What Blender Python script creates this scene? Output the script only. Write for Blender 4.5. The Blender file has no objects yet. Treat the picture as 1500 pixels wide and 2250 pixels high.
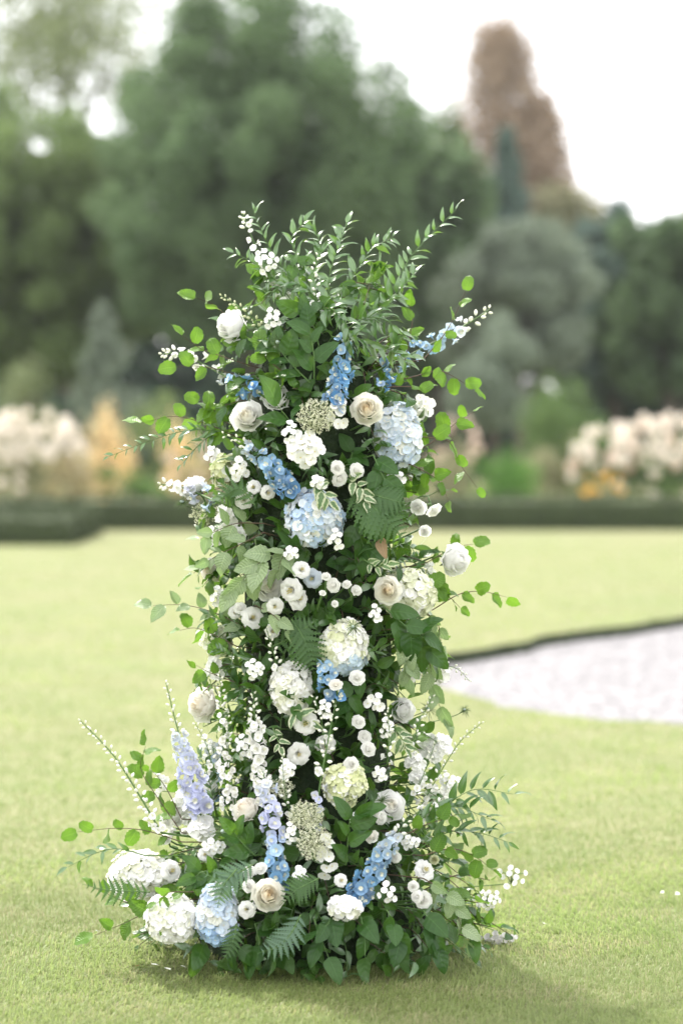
import bpy, bmesh, math, random
import numpy as np
from mathutils import Vector, Matrix, Quaternion

random.seed(7)
rng = np.random.default_rng(7)
R = math.radians
sc = bpy.context.scene
COL = sc.collection

# ---------------------------------------------------------------- camera
CAM = Vector((0.0, -6.65, 1.40))
FPX = 85.0 / 36.0 * 2250.0
TILT = math.atan(162.0 / FPX)
cd = bpy.data.cameras.new('camera')
cd.sensor_fit = 'VERTICAL'; cd.sensor_height = 36.0; cd.sensor_width = 24.0; cd.lens = 85.0
cd.clip_start = 0.1; cd.clip_end = 2000.0
cd.dof.use_dof = True; cd.dof.focus_distance = 6.42; cd.dof.aperture_fstop = 1.6
cd.dof.aperture_blades = 9
cam = bpy.data.objects.new('camera', cd); COL.objects.link(cam)
cam.location = CAM; cam.rotation_euler = (math.pi / 2 - TILT, 0, 0)
sc.camera = cam

# ---------------------------------------------------------------- world: bright thinly clouded sky
SUN_EL, SUN_AZ = R(52), R(-28)          # sun stands behind the column, to the left (azimuth from +Y towards +X)
w = bpy.data.worlds.new('World'); sc.world = w; w.use_nodes = True
nt = w.node_tree; nt.nodes.clear()
wo = nt.nodes.new('ShaderNodeOutputWorld'); bg = nt.nodes.new('ShaderNodeBackground')
sky = nt.nodes.new('ShaderNodeTexSky'); sky.sky_type = 'NISHITA'; sky.sun_disc = False
sky.sun_elevation = SUN_EL; sky.sun_rotation = SUN_AZ
tc = nt.nodes.new('ShaderNodeTexCoord'); ns = nt.nodes.new('ShaderNodeTexNoise')
ns.inputs['Scale'].default_value = 2.6; ns.inputs['Detail'].default_value = 5
rmp = nt.nodes.new('ShaderNodeMapRange')
rmp.inputs['From Min'].default_value = 0.25; rmp.inputs['From Max'].default_value = 0.6
rmp.inputs['To Min'].default_value = 0.78; rmp.inputs['To Max'].default_value = 0.97
mixc = nt.nodes.new('ShaderNodeMix'); mixc.data_type = 'RGBA'
mixc.inputs[7].default_value = (9.4, 9.25, 9.35, 1)
nt.links.new(tc.outputs['Generated'], ns.inputs['Vector']); nt.links.new(ns.outputs['Fac'], rmp.inputs['Value'])
nt.links.new(rmp.outputs['Result'], mixc.inputs[0]); nt.links.new(sky.outputs['Color'], mixc.inputs[6])
nt.links.new(mixc.outputs[2], bg.inputs['Color']); bg.inputs['Strength'].default_value = 0.1
nt.links.new(bg.outputs[0], wo.inputs['Surface'])

# ---------------------------------------------------------------- sun
sd = bpy.data.lights.new('sun', 'SUN'); sd.energy = 2.4; sd.angle = R(2.0); sd.color = (1.0, 0.95, 0.86)
sun = bpy.data.objects.new('sun', sd); COL.objects.link(sun)
sdir = Vector((math.sin(SUN_AZ) * math.cos(SUN_EL), math.cos(SUN_AZ) * math.cos(SUN_EL), math.sin(SUN_EL)))
sun.rotation_euler = sdir.to_track_quat('Z', 'Y').to_euler(); sun.location = (0, 0, 30)

# ---------------------------------------------------------------- exposure
vs = sc.view_settings
vs.view_transform = 'Standard'; vs.look = 'None'; vs.gamma = 1.0; vs.use_curve_mapping = False
vs.exposure = 1.66
sc.render.engine = 'CYCLES'
sc.cycles.use_denoising = True
try: sc.cycles.denoiser = 'OPENIMAGEDENOISE'
except Exception: pass
sc.cycles.max_bounces = 8; sc.cycles.transparent_max_bounces = 4
sc.cycles.diffuse_bounces = 4; sc.cycles.transmission_bounces = 6
sc.cycles.caustics_reflective = False; sc.cycles.caustics_refractive = False
sc.cycles.sample_clamp_indirect = 6.0

# ================================================================= helpers
def at(px, py, Y):
    """photo pixel -> world point on the plane y = Y"""
    a = (px - 750.0) / FPX; b = -(py - 1125.0) / FPX
    d = Vector((a, math.cos(TILT) + b * math.sin(TILT), -math.sin(TILT) + b * math.cos(TILT)))
    return CAM + d * ((Y - CAM.y) / d.y)

def px2m(n, Y=-0.25):
    return n * (Y - CAM.y) / FPX

AXIS_PX = 695.0
_prof = [(420, 70), (600, 130), (720, 175), (850, 215), (1000, 235), (1200, 240), (1400, 240), (1600, 235), (1750, 255), (1850, 310), (1950, 370), (2080, 400), (2200, 400)]
def prof(py):
    for (a, ra), (b, rb) in zip(_prof, _prof[1:]):
        if py <= b: return ra + (rb - ra) * max(0, (py - a)) / (b - a)
    return _prof[-1][1]
def surf(px, py, k=1.0):
    """depth of the column's planted surface at a pixel, and the outward direction there"""
    r = prof(py); dx = max(-1.0, min(1.0, (px - AXIS_PX) / r))
    rm = px2m(r) * k
    y = -rm * math.sqrt(max(0.0, 1 - dx * dx))
    n = Vector((dx, -math.sqrt(max(0.0, 1 - dx * dx)), 0.0))
    return y, n

def obj(name, mesh, parent=None, M=None, color=None):
    o = bpy.data.objects.new(name, mesh); COL.objects.link(o)
    if parent is not None: o.parent = parent
    if M is not None: o.matrix_local = M
    if color is not None: o.color = (color[0], color[1], color[2], 1)
    return o

def tag(o, label, cat, group=None, kind=None):
    if label: o['label'] = label
    if cat: o['category'] = cat
    if group: o['group'] = group
    if kind: o['kind'] = kind
    return o

def thing(name, label, cat, loc, group=None):
    o = bpy.data.objects.new(name, None); COL.objects.link(o)
    o.location = loc; o.empty_display_size = 0.05
    return tag(o, label, cat, group)

def mesh_from(name, verts, faces, mat, uvs=None, smooth=True):
    m = bpy.data.meshes.new(name)
    m.from_pydata([tuple(v) for v in verts], [], faces)
    if uvs is not None:
        ul = m.uv_layers.new(name='UVMap')
        idx = np.empty(len(m.loops), dtype=np.int32); m.loops.foreach_get('vertex_index', idx)
        ul.data.foreach_set('uv', np.asarray(uvs, dtype=np.float32)[idx].ravel())
    mats = mat if isinstance(mat, (list, tuple)) else [mat]
    for k in mats: m.materials.append(k)
    if smooth: m.polygons.foreach_set('use_smooth', [True] * len(m.polygons))
    m.update(); return m

def quads_mesh(name, P, mat, smooth=False):
    """P: (n,4,3) array of separate quads"""
    n = len(P); m = bpy.data.meshes.new(name)
    m.vertices.add(4 * n); m.vertices.foreach_set('co', P.astype(np.float32).ravel())
    m.loops.add(4 * n); m.loops.foreach_set('vertex_index', np.arange(4 * n, dtype=np.int32))
    m.polygons.add(n); m.polygons.foreach_set('loop_start', np.arange(0, 4 * n, 4, dtype=np.int32))
    m.polygons.foreach_set('loop_total', np.full(n, 4, dtype=np.int32))
    m.update(calc_edges=True); m.materials.append(mat); return m

def tris_mesh(name, P, mat):
    n = len(P); m = bpy.data.meshes.new(name)
    m.vertices.add(3 * n); m.vertices.foreach_set('co', P.astype(np.float32).ravel())
    m.loops.add(3 * n); m.loops.foreach_set('vertex_index', np.arange(3 * n, dtype=np.int32))
    m.polygons.add(n); m.polygons.foreach_set('loop_start', np.arange(0, 3 * n, 3, dtype=np.int32))
    m.polygons.foreach_set('loop_total', np.full(n, 3, dtype=np.int32))
    m.update(calc_edges=True); m.materials.append(mat); return m

def frame(loc, ydir, zhint):
    y = ydir.normalized(); x = y.cross(zhint)
    if x.length < 1e-4: x = y.cross(Vector((0.3, 0.5, 0.8)))
    x.normalize(); z = x.cross(y)
    return Matrix(((x.x, y.x, z.x, loc.x), (x.y, y.y, z.y, loc.y), (x.z, y.z, z.z, loc.z), (0, 0, 0, 1)))

def axis_frame(loc, zdir, spin=0.0, s=1.0):
    q = zdir.normalized().to_track_quat('Z', 'Y')
    return Matrix.Translation(loc) @ q.to_matrix().to_4x4() @ Matrix.Rotation(spin, 4, 'Z') @ Matrix.Scale(s, 4)

def catmull(pts, n):
    P = [pts[0] * 2 - pts[1]] + list(pts) + [pts[-1] * 2 - pts[-2]]
    out = []; segs = len(pts) - 1
    for i in range(n + 1):
        u = i / n * segs; k = min(int(u), segs - 1); t = u - k
        a, b, c, d = P[k:k + 4]
        out.append(0.5 * ((2 * b) + (c - a) * t + (2 * a - 5 * b + 4 * c - d) * t * t + (3 * b - a - 3 * c + d) * t ** 3))
    return out

def tube(path, r0, r1, sides=5):
    V, F = [], []
    n = len(path)
    for i, p in enumerate(path):
        t = (path[min(i + 1, n - 1)] - path[max(i - 1, 0)])
        if t.length < 1e-7: t = Vector((0, 0, 1))
        t.normalize()
        a = t.cross(Vector((0.13, 0.31, 0.94)));  a = a.normalized() if a.length > 1e-4 else Vector((1, 0, 0)); b = t.cross(a)
        r = r0 + (r1 - r0) * i / max(1, n - 1)
        for k in range(sides):
            th = 2 * math.pi * k / sides
            V.append(p + a * (r * math.cos(th)) + b * (r * math.sin(th)))
    for i in range(n - 1):
        for k in range(sides):
            k2 = (k + 1) % sides
            F.append((i * sides + k, i * sides + k2, (i + 1) * sides + k2, (i + 1) * sides + k))
    return V, F
def merge(parts):
    V, F = [], []
    for v, f in parts:
        o = len(V); V += v; F += [tuple(i + o for i in q) for q in f]
    return V, F

# ================================================================= materials
def new_mat(name):
    m = bpy.data.materials.new(name); m.use_nodes = True
    t = m.node_tree; t.nodes.clear(); return m, t
def N(t, typ, **kw):
    n = t.nodes.new(typ)
    for k, v in kw.items(): setattr(n, k, v)
    return n
def mixrgb(t, fac, a, b, blend='MIX'):
    m = N(t, 'ShaderNodeMix', data_type='RGBA', blend_type=blend)
    for sock, v in ((m.inputs[0], fac), (m.inputs[6], a), (m.inputs[7], b)):
        if hasattr(v, 'is_linked') or hasattr(v, 'links'): t.links.new(v, sock)
        elif isinstance(v, (tuple, list)): sock.default_value = (*v, 1) if len(v) == 3 else v
        else: sock.default_value = v
    return m.outputs[2]
def maprange(t, v, a, b, c, d):
    m = N(t, 'ShaderNodeMapRange'); t.links.new(v, m.inputs['Value'])
    for k, x in zip(('From Min', 'From Max', 'To Min', 'To Max'), (a, b, c, d)): m.inputs[k].default_value = x
    return m.outputs['Result']
def math_(t, op, a, b=None):
    m = N(t, 'ShaderNodeMath', operation=op)
    for s, v in zip(m.inputs, (a, b)):
        if v is None: continue
        if hasattr(v, 'links'): t.links.new(v, s)
        else: s.default_value = v
    return m.outputs[0]

def leaf_mat(name, c1, c2, under, rough=0.38, spec=0.5, trans=0.35, veins=0, vein_col=None, vein_bump=0.25, tcol=None, margin=None, vstr=.3, coat=0.0):
    """leaf blade: colour varies from leaf to leaf, paler underside, side veins from the leaf's own UV, light passing through"""
    m, t = new_mat(name)
    oi = N(t, 'ShaderNodeObjectInfo'); geo = N(t, 'ShaderNodeNewGeometry'); tcn = N(t, 'ShaderNodeTexCoord')
    base = mixrgb(t, oi.outputs['Random'], c1, c2)
    nz = N(t, 'ShaderNodeTexNoise'); nz.inputs['Scale'].default_value = 5; nz.inputs['Detail'].default_value = 3
    t.links.new(tcn.outputs['UV'], nz.inputs['Vector'])
    base = mixrgb(t, maprange(t, nz.outputs['Fac'], .35, .7, 0, .35), base, tuple(min(1, x * 1.6) for x in c2))
    sx = N(t, 'ShaderNodeSeparateXYZ'); t.links.new(tcn.outputs['UV'], sx.inputs[0])
    au = math_(t, 'ABSOLUTE', math_(t, 'SUBTRACT', sx.outputs['X'], 0.5))         # 0 midrib .. 0.5 edge
    height = None
    mid = maprange(t, au, 0.0, 0.035, 1, 0)
    vc = vein_col or tuple(min(1, x * 2.0 + .02) for x in c2)
    base = mixrgb(t, math_(t, 'MULTIPLY', mid, .6), base, vc)
    height = mid
    if veins:
        ph = math_(t, 'MULTIPLY', math_(t, 'SUBTRACT', sx.outputs['Y'], math_(t, 'MULTIPLY', au, .55)), veins * 2 * math.pi)
        wv = math_(t, 'SINE', ph)
        base = mixrgb(t, maprange(t, wv, .80, 1, 0, vstr), base, vc)
        height = math_(t, 'ADD', math_(t, 'MULTIPLY', mid, .6), wv)
    if margin:
        nm = math_(t, 'ADD', au, math_(t, 'MULTIPLY', math_(t, 'SUBTRACT', nz.outputs['Fac'], .5), .5))
        base = mixrgb(t, maprange(t, nm, .24, .3, 0, 1), base, margin)
    base = mixrgb(t, math_(t, 'MULTIPLY', geo.outputs['Backfacing'], .75), base, under)
    p = N(t, 'ShaderNodeBsdfPrincipled'); t.links.new(base, p.inputs['Base Color'])
    p.inputs['Roughness'].default_value = rough; p.inputs['Specular IOR Level'].default_value = spec
    p.inputs['Coat Weight'].default_value = coat; p.inputs['Coat Roughness'].default_value = .3
    bp = N(t, 'ShaderNodeBump'); bp.inputs['Strength'].default_value = vein_bump; bp.inputs['Distance'].default_value = 0.003
    t.links.new(height, bp.inputs['Height']); t.links.new(bp.outputs[0], p.inputs['Normal'])
    tr = N(t, 'ShaderNodeBsdfTranslucent')
    t.links.new(mixrgb(t, .65, base, tcol or (.22, .42, .04)), tr.inputs['Color'])
    mx = N(t, 'ShaderNodeMixShader'); mx.inputs[0].default_value = trans
    t.links.new(p.outputs[0], mx.inputs[1]); t.links.new(tr.outputs[0], mx.inputs[2])
    out = N(t, 'ShaderNodeOutputMaterial'); t.links.new(mx.outputs[0], out.inputs['Surface'])
    return m

def petal_mat(name, trans=0.3, rough=0.55, vein=40.0, vs_=0.12):
    """petal: its colour is the object's own colour, with faint streaks along the petal"""
    m, t = new_mat(name)
    oi = N(t, 'ShaderNodeObjectInfo'); tcn = N(t, 'ShaderNodeTexCoord')
    mp = N(t, 'ShaderNodeMapping'); mp.inputs['Scale'].default_value = (vein, 2.0, 1)
    t.links.new(tcn.outputs['UV'], mp.inputs['Vector'])
    nz = N(t, 'ShaderNodeTexNoise'); nz.inputs['Scale'].default_value = 1.0; nz.inputs['Detail'].default_value = 3
    t.links.new(mp.outputs[0], nz.inputs['Vector'])
    dark = mixrgb(t, 1.0, oi.outputs['Color'], (.90, .90, .86), 'MULTIPLY')
    base = mixrgb(t, maprange(t, nz.outputs['Fac'], .35, .75, 0, .7), oi.outputs['Color'], dark)
    sx = N(t, 'ShaderNodeSeparateXYZ'); t.links.new(tcn.outputs['UV'], sx.inputs[0])
    base = mixrgb(t, maprange(t, sx.outputs['Y'], 0, .3, .3, 0), base, (.72, .76, .48))   # greenish claw of the petal
    p = N(t, 'ShaderNodeBsdfPrincipled'); t.links.new(base, p.inputs['Base Color'])
    p.inputs['Roughness'].default_value = rough; p.inputs['Specular IOR Level'].default_value = .3
    p.inputs['Sheen Weight'].default_value = .15
    bp = N(t, 'ShaderNodeBump'); bp.inputs['Strength'].default_value = vs_; bp.inputs['Distance'].default_value = .002
    t.links.new(nz.outputs['Fac'], bp.inputs['Height']); t.links.new(bp.outputs[0], p.inputs['Normal'])
    tr = N(t, 'ShaderNodeBsdfTranslucent'); t.links.new(base, tr.inputs['Color'])
    mx = N(t, 'ShaderNodeMixShader'); mx.inputs[0].default_value = trans
    t.links.new(p.outputs[0], mx.inputs[1]); t.links.new(tr.outputs[0], mx.inputs[2])
    out = N(t, 'ShaderNodeOutputMaterial'); t.links.new(mx.outputs[0], out.inputs['Surface'])
    return m

def plain_mat(name, c, c2=None, scale=40.0, rough=.7, bump=0.0, trans=0.0, island=False, dist=.004):
    m, t = new_mat(name)
    tcn = N(t, 'ShaderNodeTexCoord')
    nz = N(t, 'ShaderNodeTexNoise'); nz.inputs['Scale'].default_value = scale; nz.inputs['Detail'].default_value = 4
    t.links.new(tcn.outputs['Object'], nz.inputs['Vector'])
    fac = maprange(t, nz.outputs['Fac'], .3, .7, 0, 1)
    base = mixrgb(t, fac, c, c2 or c)
    if island:
        geo = N(t, 'ShaderNodeNewGeometry')
        base = mixrgb(t, maprange(t, geo.outputs['Random Per Island'], 0, 1, 0, .8), base, tuple(min(1, x * 1.7) for x in (c2 or c)))
    p = N(t, 'ShaderNodeBsdfPrincipled'); t.links.new(base, p.inputs['Base Color']); p.inputs['Roughness'].default_value = rough
    p.inputs['Specular IOR Level'].default_value = .35
    if bump:
        bp = N(t, 'ShaderNodeBump'); bp.inputs['Strength'].default_value = bump; bp.inputs['Distance'].default_value = dist
        t.links.new(nz.outputs['Fac'], bp.inputs['Height']); t.links.new(bp.outputs[0], p.inputs['Normal'])
    sh = p.outputs[0]
    if trans:
        tr = N(t, 'ShaderNodeBsdfTranslucent'); t.links.new(base, tr.inputs['Color'])
        mx = N(t, 'ShaderNodeMixShader'); mx.inputs[0].default_value = trans
        t.links.new(sh, mx.inputs[1]); t.links.new(tr.outputs[0], mx.inputs[2]); sh = mx.outputs[0]
    out = N(t, 'ShaderNodeOutputMaterial'); t.links.new(sh, out.inputs['Surface'])
    return m

M_BEECH = leaf_mat('beech_leaf', (.055, .135, .014), (.10, .205, .018), (.13, .21, .06), .40, .4, .45, veins=9, vein_bump=.35, vstr=.2)
M_BEECHP = leaf_mat('beech_leaf_pale', (.20, .28, .145), (.27, .345, .19), (.28, .35, .21), .40, .5, .34, veins=9, vein_bump=.4, vstr=.25)
M_RUSC = leaf_mat('ruscus_leaf', (.035, .10, .025), (.065, .15, .035), (.10, .17, .07), .36, 1.0, .25, veins=0, coat=.6)
M_FILL = leaf_mat('dark_leaf', (.017, .056, .008), (.046, .114, .014), (.06, .12, .035), .36, .32, .32, veins=5, vein_bump=.12, vstr=.1)
M_SALAL = leaf_mat('broad_leaf', (.013, .052, .009), (.031, .086, .013), (.06, .125, .035), .36, .35, .3, veins=5, vein_bump=.15, vstr=.12)
M_FERN = leaf_mat('fern_leaf', (.022, .07, .016), (.035, .095, .022), (.06, .12, .04), .5, .35, .3)
M_FERNP = leaf_mat('grey_fern_leaf', (.065, .13, .085), (.09, .16, .10), (.10, .17, .11), .5, .35, .25)
M_VARIE = leaf_mat('variegated_leaf', (.06, .12, .05), (.11, .18, .08), (.2, .25, .15), .45, .4, .3, margin=(.5, .54, .36))
M_DRY = leaf_mat('dry_leaf', (.22, .15, .09), (.28, .2, .12), (.3, .24, .16), .7, .2, .2, tcol=(.4, .25, .1))
M_STEM = plain_mat('green_stem', (.06, .13, .03), (.10, .18, .05), 60, .5)
M_TWIG = plain_mat('brown_twig', (.07, .045, .028), (.11, .075, .05), 80, .7)
M_PETAL = petal_mat('petal', .55)
M_FLOR = petal_mat('floret_petal', .25, .5, 14, .2)
M_EYE = plain_mat('flower_eye', (.70, .64, .28), (.78, .72, .40), 200, .7)
M_BEE = plain_mat('delphinium_bee', (.78, .77, .70), (.60, .62, .45), 300, .7, trans=.2)
M_LACE = plain_mat('lace_floret', (.74, .76, .55), (.82, .82, .70), 90, .7, trans=.2, island=False)
M_CORE_DARK = plain_mat('core_dark', (.008, .018, .006), (.02, .036, .012), 45, .95, 1.0, dist=.02)  # near-black green of the added core that darkens the gaps between leaves
M_THREAD = plain_mat('thread_leaf', (.09, .16, .05), (.14, .22, .08), 60, .5, trans=.2)

# ================================================================= lawn, path (setting)
def lawn_mat():
    m, t = new_mat('lawn_grass')
    tcn = N(t, 'ShaderNodeTexCoord')
    def noise(s, d=4, sc_=(1, 1, 1)):
        mp = N(t, 'ShaderNodeMapping'); mp.inputs['Scale'].default_value = sc_
        t.links.new(tcn.outputs['Object'], mp.inputs['Vector'])
        n = N(t, 'ShaderNodeTexNoise'); n.inputs['Scale'].default_value = s; n.inputs['Detail'].default_value = d
        t.links.new(mp.outputs[0], n.inputs['Vector']); return n.outputs['Fac']
    big = noise(.55, 5); mid = noise(3.2, 5, (.7, 1.3, 1)); fine = noise(90, 4)
    c = mixrgb(t, maprange(t, big, .35, .65, 0, 1), (.145, .168, .064), (.172, .178, .08))
    c = mixrgb(t, maprange(t, mid, .4, .72, 0, .7), c, (.22, .212, .12))
    c = mixrgb(t, maprange(t, fine, .3, .7, 0, .3), c, (.12, .145, .05))
    p = N(t, 'ShaderNodeBsdfPrincipled'); t.links.new(c, p.inputs['Base Color']); p.inputs['Roughness'].default_value = .85
    p.inputs['Specular IOR Level'].default_value = .2
    bp = N(t, 'ShaderNodeBump'); bp.inputs['Strength'].default_value = .6; bp.inputs['Distance'].default_value = .012
    t.links.new(fine, bp.inputs['Height']); t.links.new(bp.outputs[0], p.inputs['Normal'])
    out = N(t, 'ShaderNodeOutputMaterial'); t.links.new(p.outputs[0], out.inputs['Surface']); return m
def blade_mat():
    m, t = new_mat('grass_blade')
    geo = N(t, 'ShaderNodeNewGeometry'); tcn = N(t, 'ShaderNodeTexCoord')
    def noise(s, d=4, sc_=(1, 1, 1)):
        mp = N(t, 'ShaderNodeMapping'); mp.inputs['Scale'].default_value = sc_
        t.links.new(tcn.outputs['Object'], mp.inputs['Vector'])
        n = N(t, 'ShaderNodeTexNoise'); n.inputs['Scale'].default_value = s; n.inputs['Detail'].default_value = d
        t.links.new(mp.outputs[0], n.inputs['Vector']); return n.outputs['Fac']
    big = noise(.55, 5); mid = noise(3.2, 5, (.7, 1.3, 1))
    c = mixrgb(t, geo.outputs['Random Per Island'], (.236, .335, .098), (.330, .395, .155))
    c = mixrgb(t, maprange(t, big, .35, .65, 0, .5), c, (.25, .29, .11))
    r2 = math_(t, 'FRACT', math_(t, 'MULTIPLY', geo.outputs['Random Per Island'], 37.3))
    thr = math_(t, 'ADD', r2, maprange(t, mid, .35, .75, -.25, .35))
    c = mixrgb(t, maprange(t, thr, .72, .98, 0, .8), c, (.44, .41, .24))
    p = N(t, 'ShaderNodeBsdfPrincipled'); t.links.new(c, p.inputs['Base Color']); p.inputs['Roughness'].default_value = .5
    p.inputs['Specular IOR Level'].default_value = .35
    tr = N(t, 'ShaderNodeBsdfTranslucent'); t.links.new(c, tr.inputs['Color'])
    mx = N(t, 'ShaderNodeMixShader'); mx.inputs[0].default_value = .55
    t.links.new(p.outputs[0], mx.inputs[1]); t.links.new(tr.outputs[0], mx.inputs[2])
    out = N(t, 'ShaderNodeOutputMaterial'); t.links.new(mx.outputs[0], out.inputs['Surface']); return m
M_LAWN = lawn_mat(); M_BLADE = blade_mat()
M_SOIL = plain_mat('soil_edge', (.02, .028, .012), (.035, .05, .02), 14, .95, .6)
M_GRAVEL = plain_mat('pale_gravel', (.195, .190, .195), (.265, .257, .263), 9, .9, .9, dist=.01)
M_PEBBLE = plain_mat('pebble', (.20, .195, .2), (.275, .267, .273), 3, .85, island=False)

# gravel area: outline in (x, distance from the camera)
_far = [(.50, 14.3), (.55, 15.0), (.73, 15.65), (1.15, 16.55), (1.64, 17.4), (2.1, 18.1), (2.68, 18.9), (3.6, 20.2), (5.2, 22.0), (8.0, 24.0), (12.0, 25.5)]
_near = [(12.0, 7.5), (8.0, 8.4), (5.0, 9.5), (3.2, 10.55), (2.3, 11.2), (1.65, 11.7), (1.15, 12.2), (.86, 12.6), (.66, 13.05), (.53, 13.65)]
PATH = [(x, d + CAM.y) for x, d in _far + _near]
def dense_loop(L, step=.22):
    out = []
    for (x0, y0), (x1, y1) in zip(L, L[1:] + L[:1]):
        n = max(1, int(math.hypot(x1 - x0, y1 - y0) / step))
        for k in range(n):
            u = k / n; out.append((x0 + (x1 - x0) * u, y0 + (y1 - y0) * u))
    return [(x + .045 * math.sin(7.1 * i) + random.uniform(-.02, .02), y + .05 * math.sin(4.3 * i + 1) + random.uniform(-.03, .03)) for i, (x, y) in enumerate(out)]
LOOP = dense_loop(PATH)
LP = np.array(LOOP)
def in_path(x, y):
    inside = np.zeros(x.shape, bool); n = len(LP); j = n - 1
    for i in range(n):
        xi, yi = LP[i]; xj, yj = LP[j]
        c = ((yi > y) != (yj > y)) & (x < (xj - xi) * (y - yi) / (yj - yi + 1e-12) + xi)
        inside ^= c; j = i
    return inside

bm = bmesh.new()
S = 500.0
outer = [bm.verts.new(p) for p in ((-S, -60, 0), (S, -60, 0), (S, 900, 0), (-S, 900, 0))]
inner = [bm.verts.new((x, y, 0)) for x, y in LOOP]
es = [bm.edges.new((a, b)) for L_ in (outer, inner) for a, b in zip(L_, L_[1:] + L_[:1])]
bmesh.ops.triangle_fill(bm, use_beauty=True, use_dissolve=False, edges=es)
for f in bm.faces:
    f.normal_update()
    if f.normal.z < 0: f.normal_flip()
low = [bm.verts.new((x, y, -.15)) for x, y in LOOP]
for i in range(len(LOOP)):
    j = (i + 1) % len(LOOP)
    f = bm.faces.new((inner[i], inner[j], low[j], low[i])); f.material_index = 1
me = bpy.data.meshes.new('lawn'); bm.to_mesh(me); bm.free(); me.materials.append(M_LAWN); me.materials.append(M_SOIL)
lawn = obj('lawn', me); tag(lawn, 'mown yellowish green lawn under and behind the flower column', None, kind='structure')

V = [(-1, 0, -.08), (14, 0, -.08), (14, 22, -.08), (-1, 22, -.08)]
path_o = obj('path', mesh_from('path', V, [(0, 1, 2, 3)], M_GRAVEL, smooth=False)); tag(path_o, 'pale grey gravel surface sunk into the lawn on the right', None, kind='structure')

# pebbles lying on the gravel
def stones(n):
    x = rng.uniform(.4, 5.0, n * 3); y = rng.uniform(3.5, 14.5, n * 3)
    k = in_path(x, y); x, y = x[k][:n], y[k][:n]; m_ = len(x)
    s = rng.uniform(.012, .034, m_)
    oct_ = np.array([(1, 0, 0), (0, 1, 0), (-1, 0, 0), (0, -1, 0), (0, 0, .7), (0, 0, -.7)])
    fc = np.array([(0, 1, 4), (1, 2, 4), (2, 3, 4), (3, 0, 4)])
    a = rng.uniform(0, 6.28, m_); ca, sa = np.cos(a), np.sin(a)
    vx = oct_[None, :, :] * s[:, None, None] * rng.uniform(.7, 1.3, (m_, 6, 1))
    X = vx[..., 0] * ca[:, None] - vx[..., 1] * sa[:, None] + x[:, None]
    Y = vx[..., 0] * sa[:, None] + vx[..., 1] * ca[:, None] + y[:, None]
    Z = vx[..., 2] * .7 - .079
    P = np.stack([X, Y, Z], -1)
    return P[:, fc].reshape(-1, 3, 3)
g = obj('gravel', tris_mesh('gravel', stones(9000), M_PEBBLE)); tag(g, 'loose pale pebbles strewn over the gravel surface', None, kind='stuff')

# grass blades
def grass(n, x0, x1, y0, y1, h0, h1, wd, bend=1.0, spread=False, fade=False):
    y = y0 + (y1 - y0) * rng.random(n)
    if fade: y = y0 + (y1 - y0) * (1 - np.sqrt(1 - rng.random(n) * .999))
    if spread:
        d0, d1 = y0 - CAM.y, y1 - CAM.y; y = 1.0 / (1.0 / d0 + (1.0 / d1 - 1.0 / d0) * rng.random(n)) + CAM.y
    x = rng.uniform(x0, x1, n) * (y - CAM.y) / 6.65
    k = ~in_path(x, y); x, y = x[k], y[k]; n = len(x)
    h = rng.uniform(h0, h1, n); a = rng.uniform(0, 2 * math.pi, n); ld = rng.uniform(.2, 1.15, n) * bend
    wv = rng.uniform(.7, 1.3, n) * wd * ((y - CAM.y) / 5.4 if spread else 1.0); h = h * (1 + .03 * (y - CAM.y - 5) if spread else 1.0)
    # flow direction so that neighbouring blades lie alike, as in mown turf
    a = a * .55 + 1.6 * np.sin(2.3 * x + 1.1 * np.sin(3.1 * y)) + 1.4 * np.sin(2.9 * y + .8 * np.sin(4 * x))
    dx, dy = np.cos(a), np.sin(a); sx, sy = -dy, dx
    z0 = np.full(n, -.002)
    p0 = np.stack([x - sx * wv, y - sy * wv, z0], -1); p1 = np.stack([x + sx * wv, y + sy * wv, z0], -1)
    mx_, my_ = x + dx * h * .35 * ld, y + dy * h * .35 * ld
    q0 = np.stack([mx_ - sx * wv * .7, my_ - sy * wv * .7, h * .65 * np.cos(ld * .5)], -1)
    q1 = np.stack([mx_ + sx * wv * .7, my_ + sy * wv * .7, h * .65 * np.cos(ld * .5)], -1)
    tp = np.stack([x + dx * h * ld, y + dy * h * ld, h * np.cos(ld * .75)], -1)
    return np.concatenate([np.stack([p0, p1, q1, q0], 1)], 0), np.stack([q0, q1, tp], 1)
def blades_mesh(name, sets):
    verts, loops, starts, totals = [], [], [], []
    off = 0; ls = 0
    for Q, T in sets:
        n = len(Q)
        vv = np.concatenate([Q, T[:, 2:3]], 1)                         # 5 verts: p0 p1 q1 q0 tip
        verts.append(vv.reshape(-1, 3))
        base = off + np.arange(n)[:, None] * 5
        lo = np.concatenate([base + np.array([[0, 1, 2, 3]]), base + np.array([[3, 2, 4]])], 1)
        loops.append(lo.ravel())
        st = ls + np.arange(n)[:, None] * 7 + np.array([[0, 4]]); starts.append(st.ravel())
        totals.append(np.tile([4, 3], n)); off += 5 * n; ls += 7 * n
    v = np.concatenate(verts); l = np.concatenate(loops); s = np.concatenate(starts); tt = np.concatenate(totals)
    m = bpy.data.meshes.new(name)
    m.vertices.add(len(v)); m.vertices.foreach_set('co', v.astype(np.float32).ravel())
    m.loops.add(len(l)); m.loops.foreach_set('vertex_index', l.astype(np.int32))
    m.polygons.add(len(s)); m.polygons.foreach_set('loop_start', s.astype(np.int32)); m.polygons.foreach_set('loop_total', tt.astype(np.int32))
    m.update(calc_edges=True); m.materials.append(M_BLADE); return m
def far_grass(n):
    # distance d from the camera spread so that the blades' density on the picture stays even, size growing with distance
    return grass(n, -2.1, 2.1, -1.3, 26.0, .011, .026, .0013, 1.6, spread=True)
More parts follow.
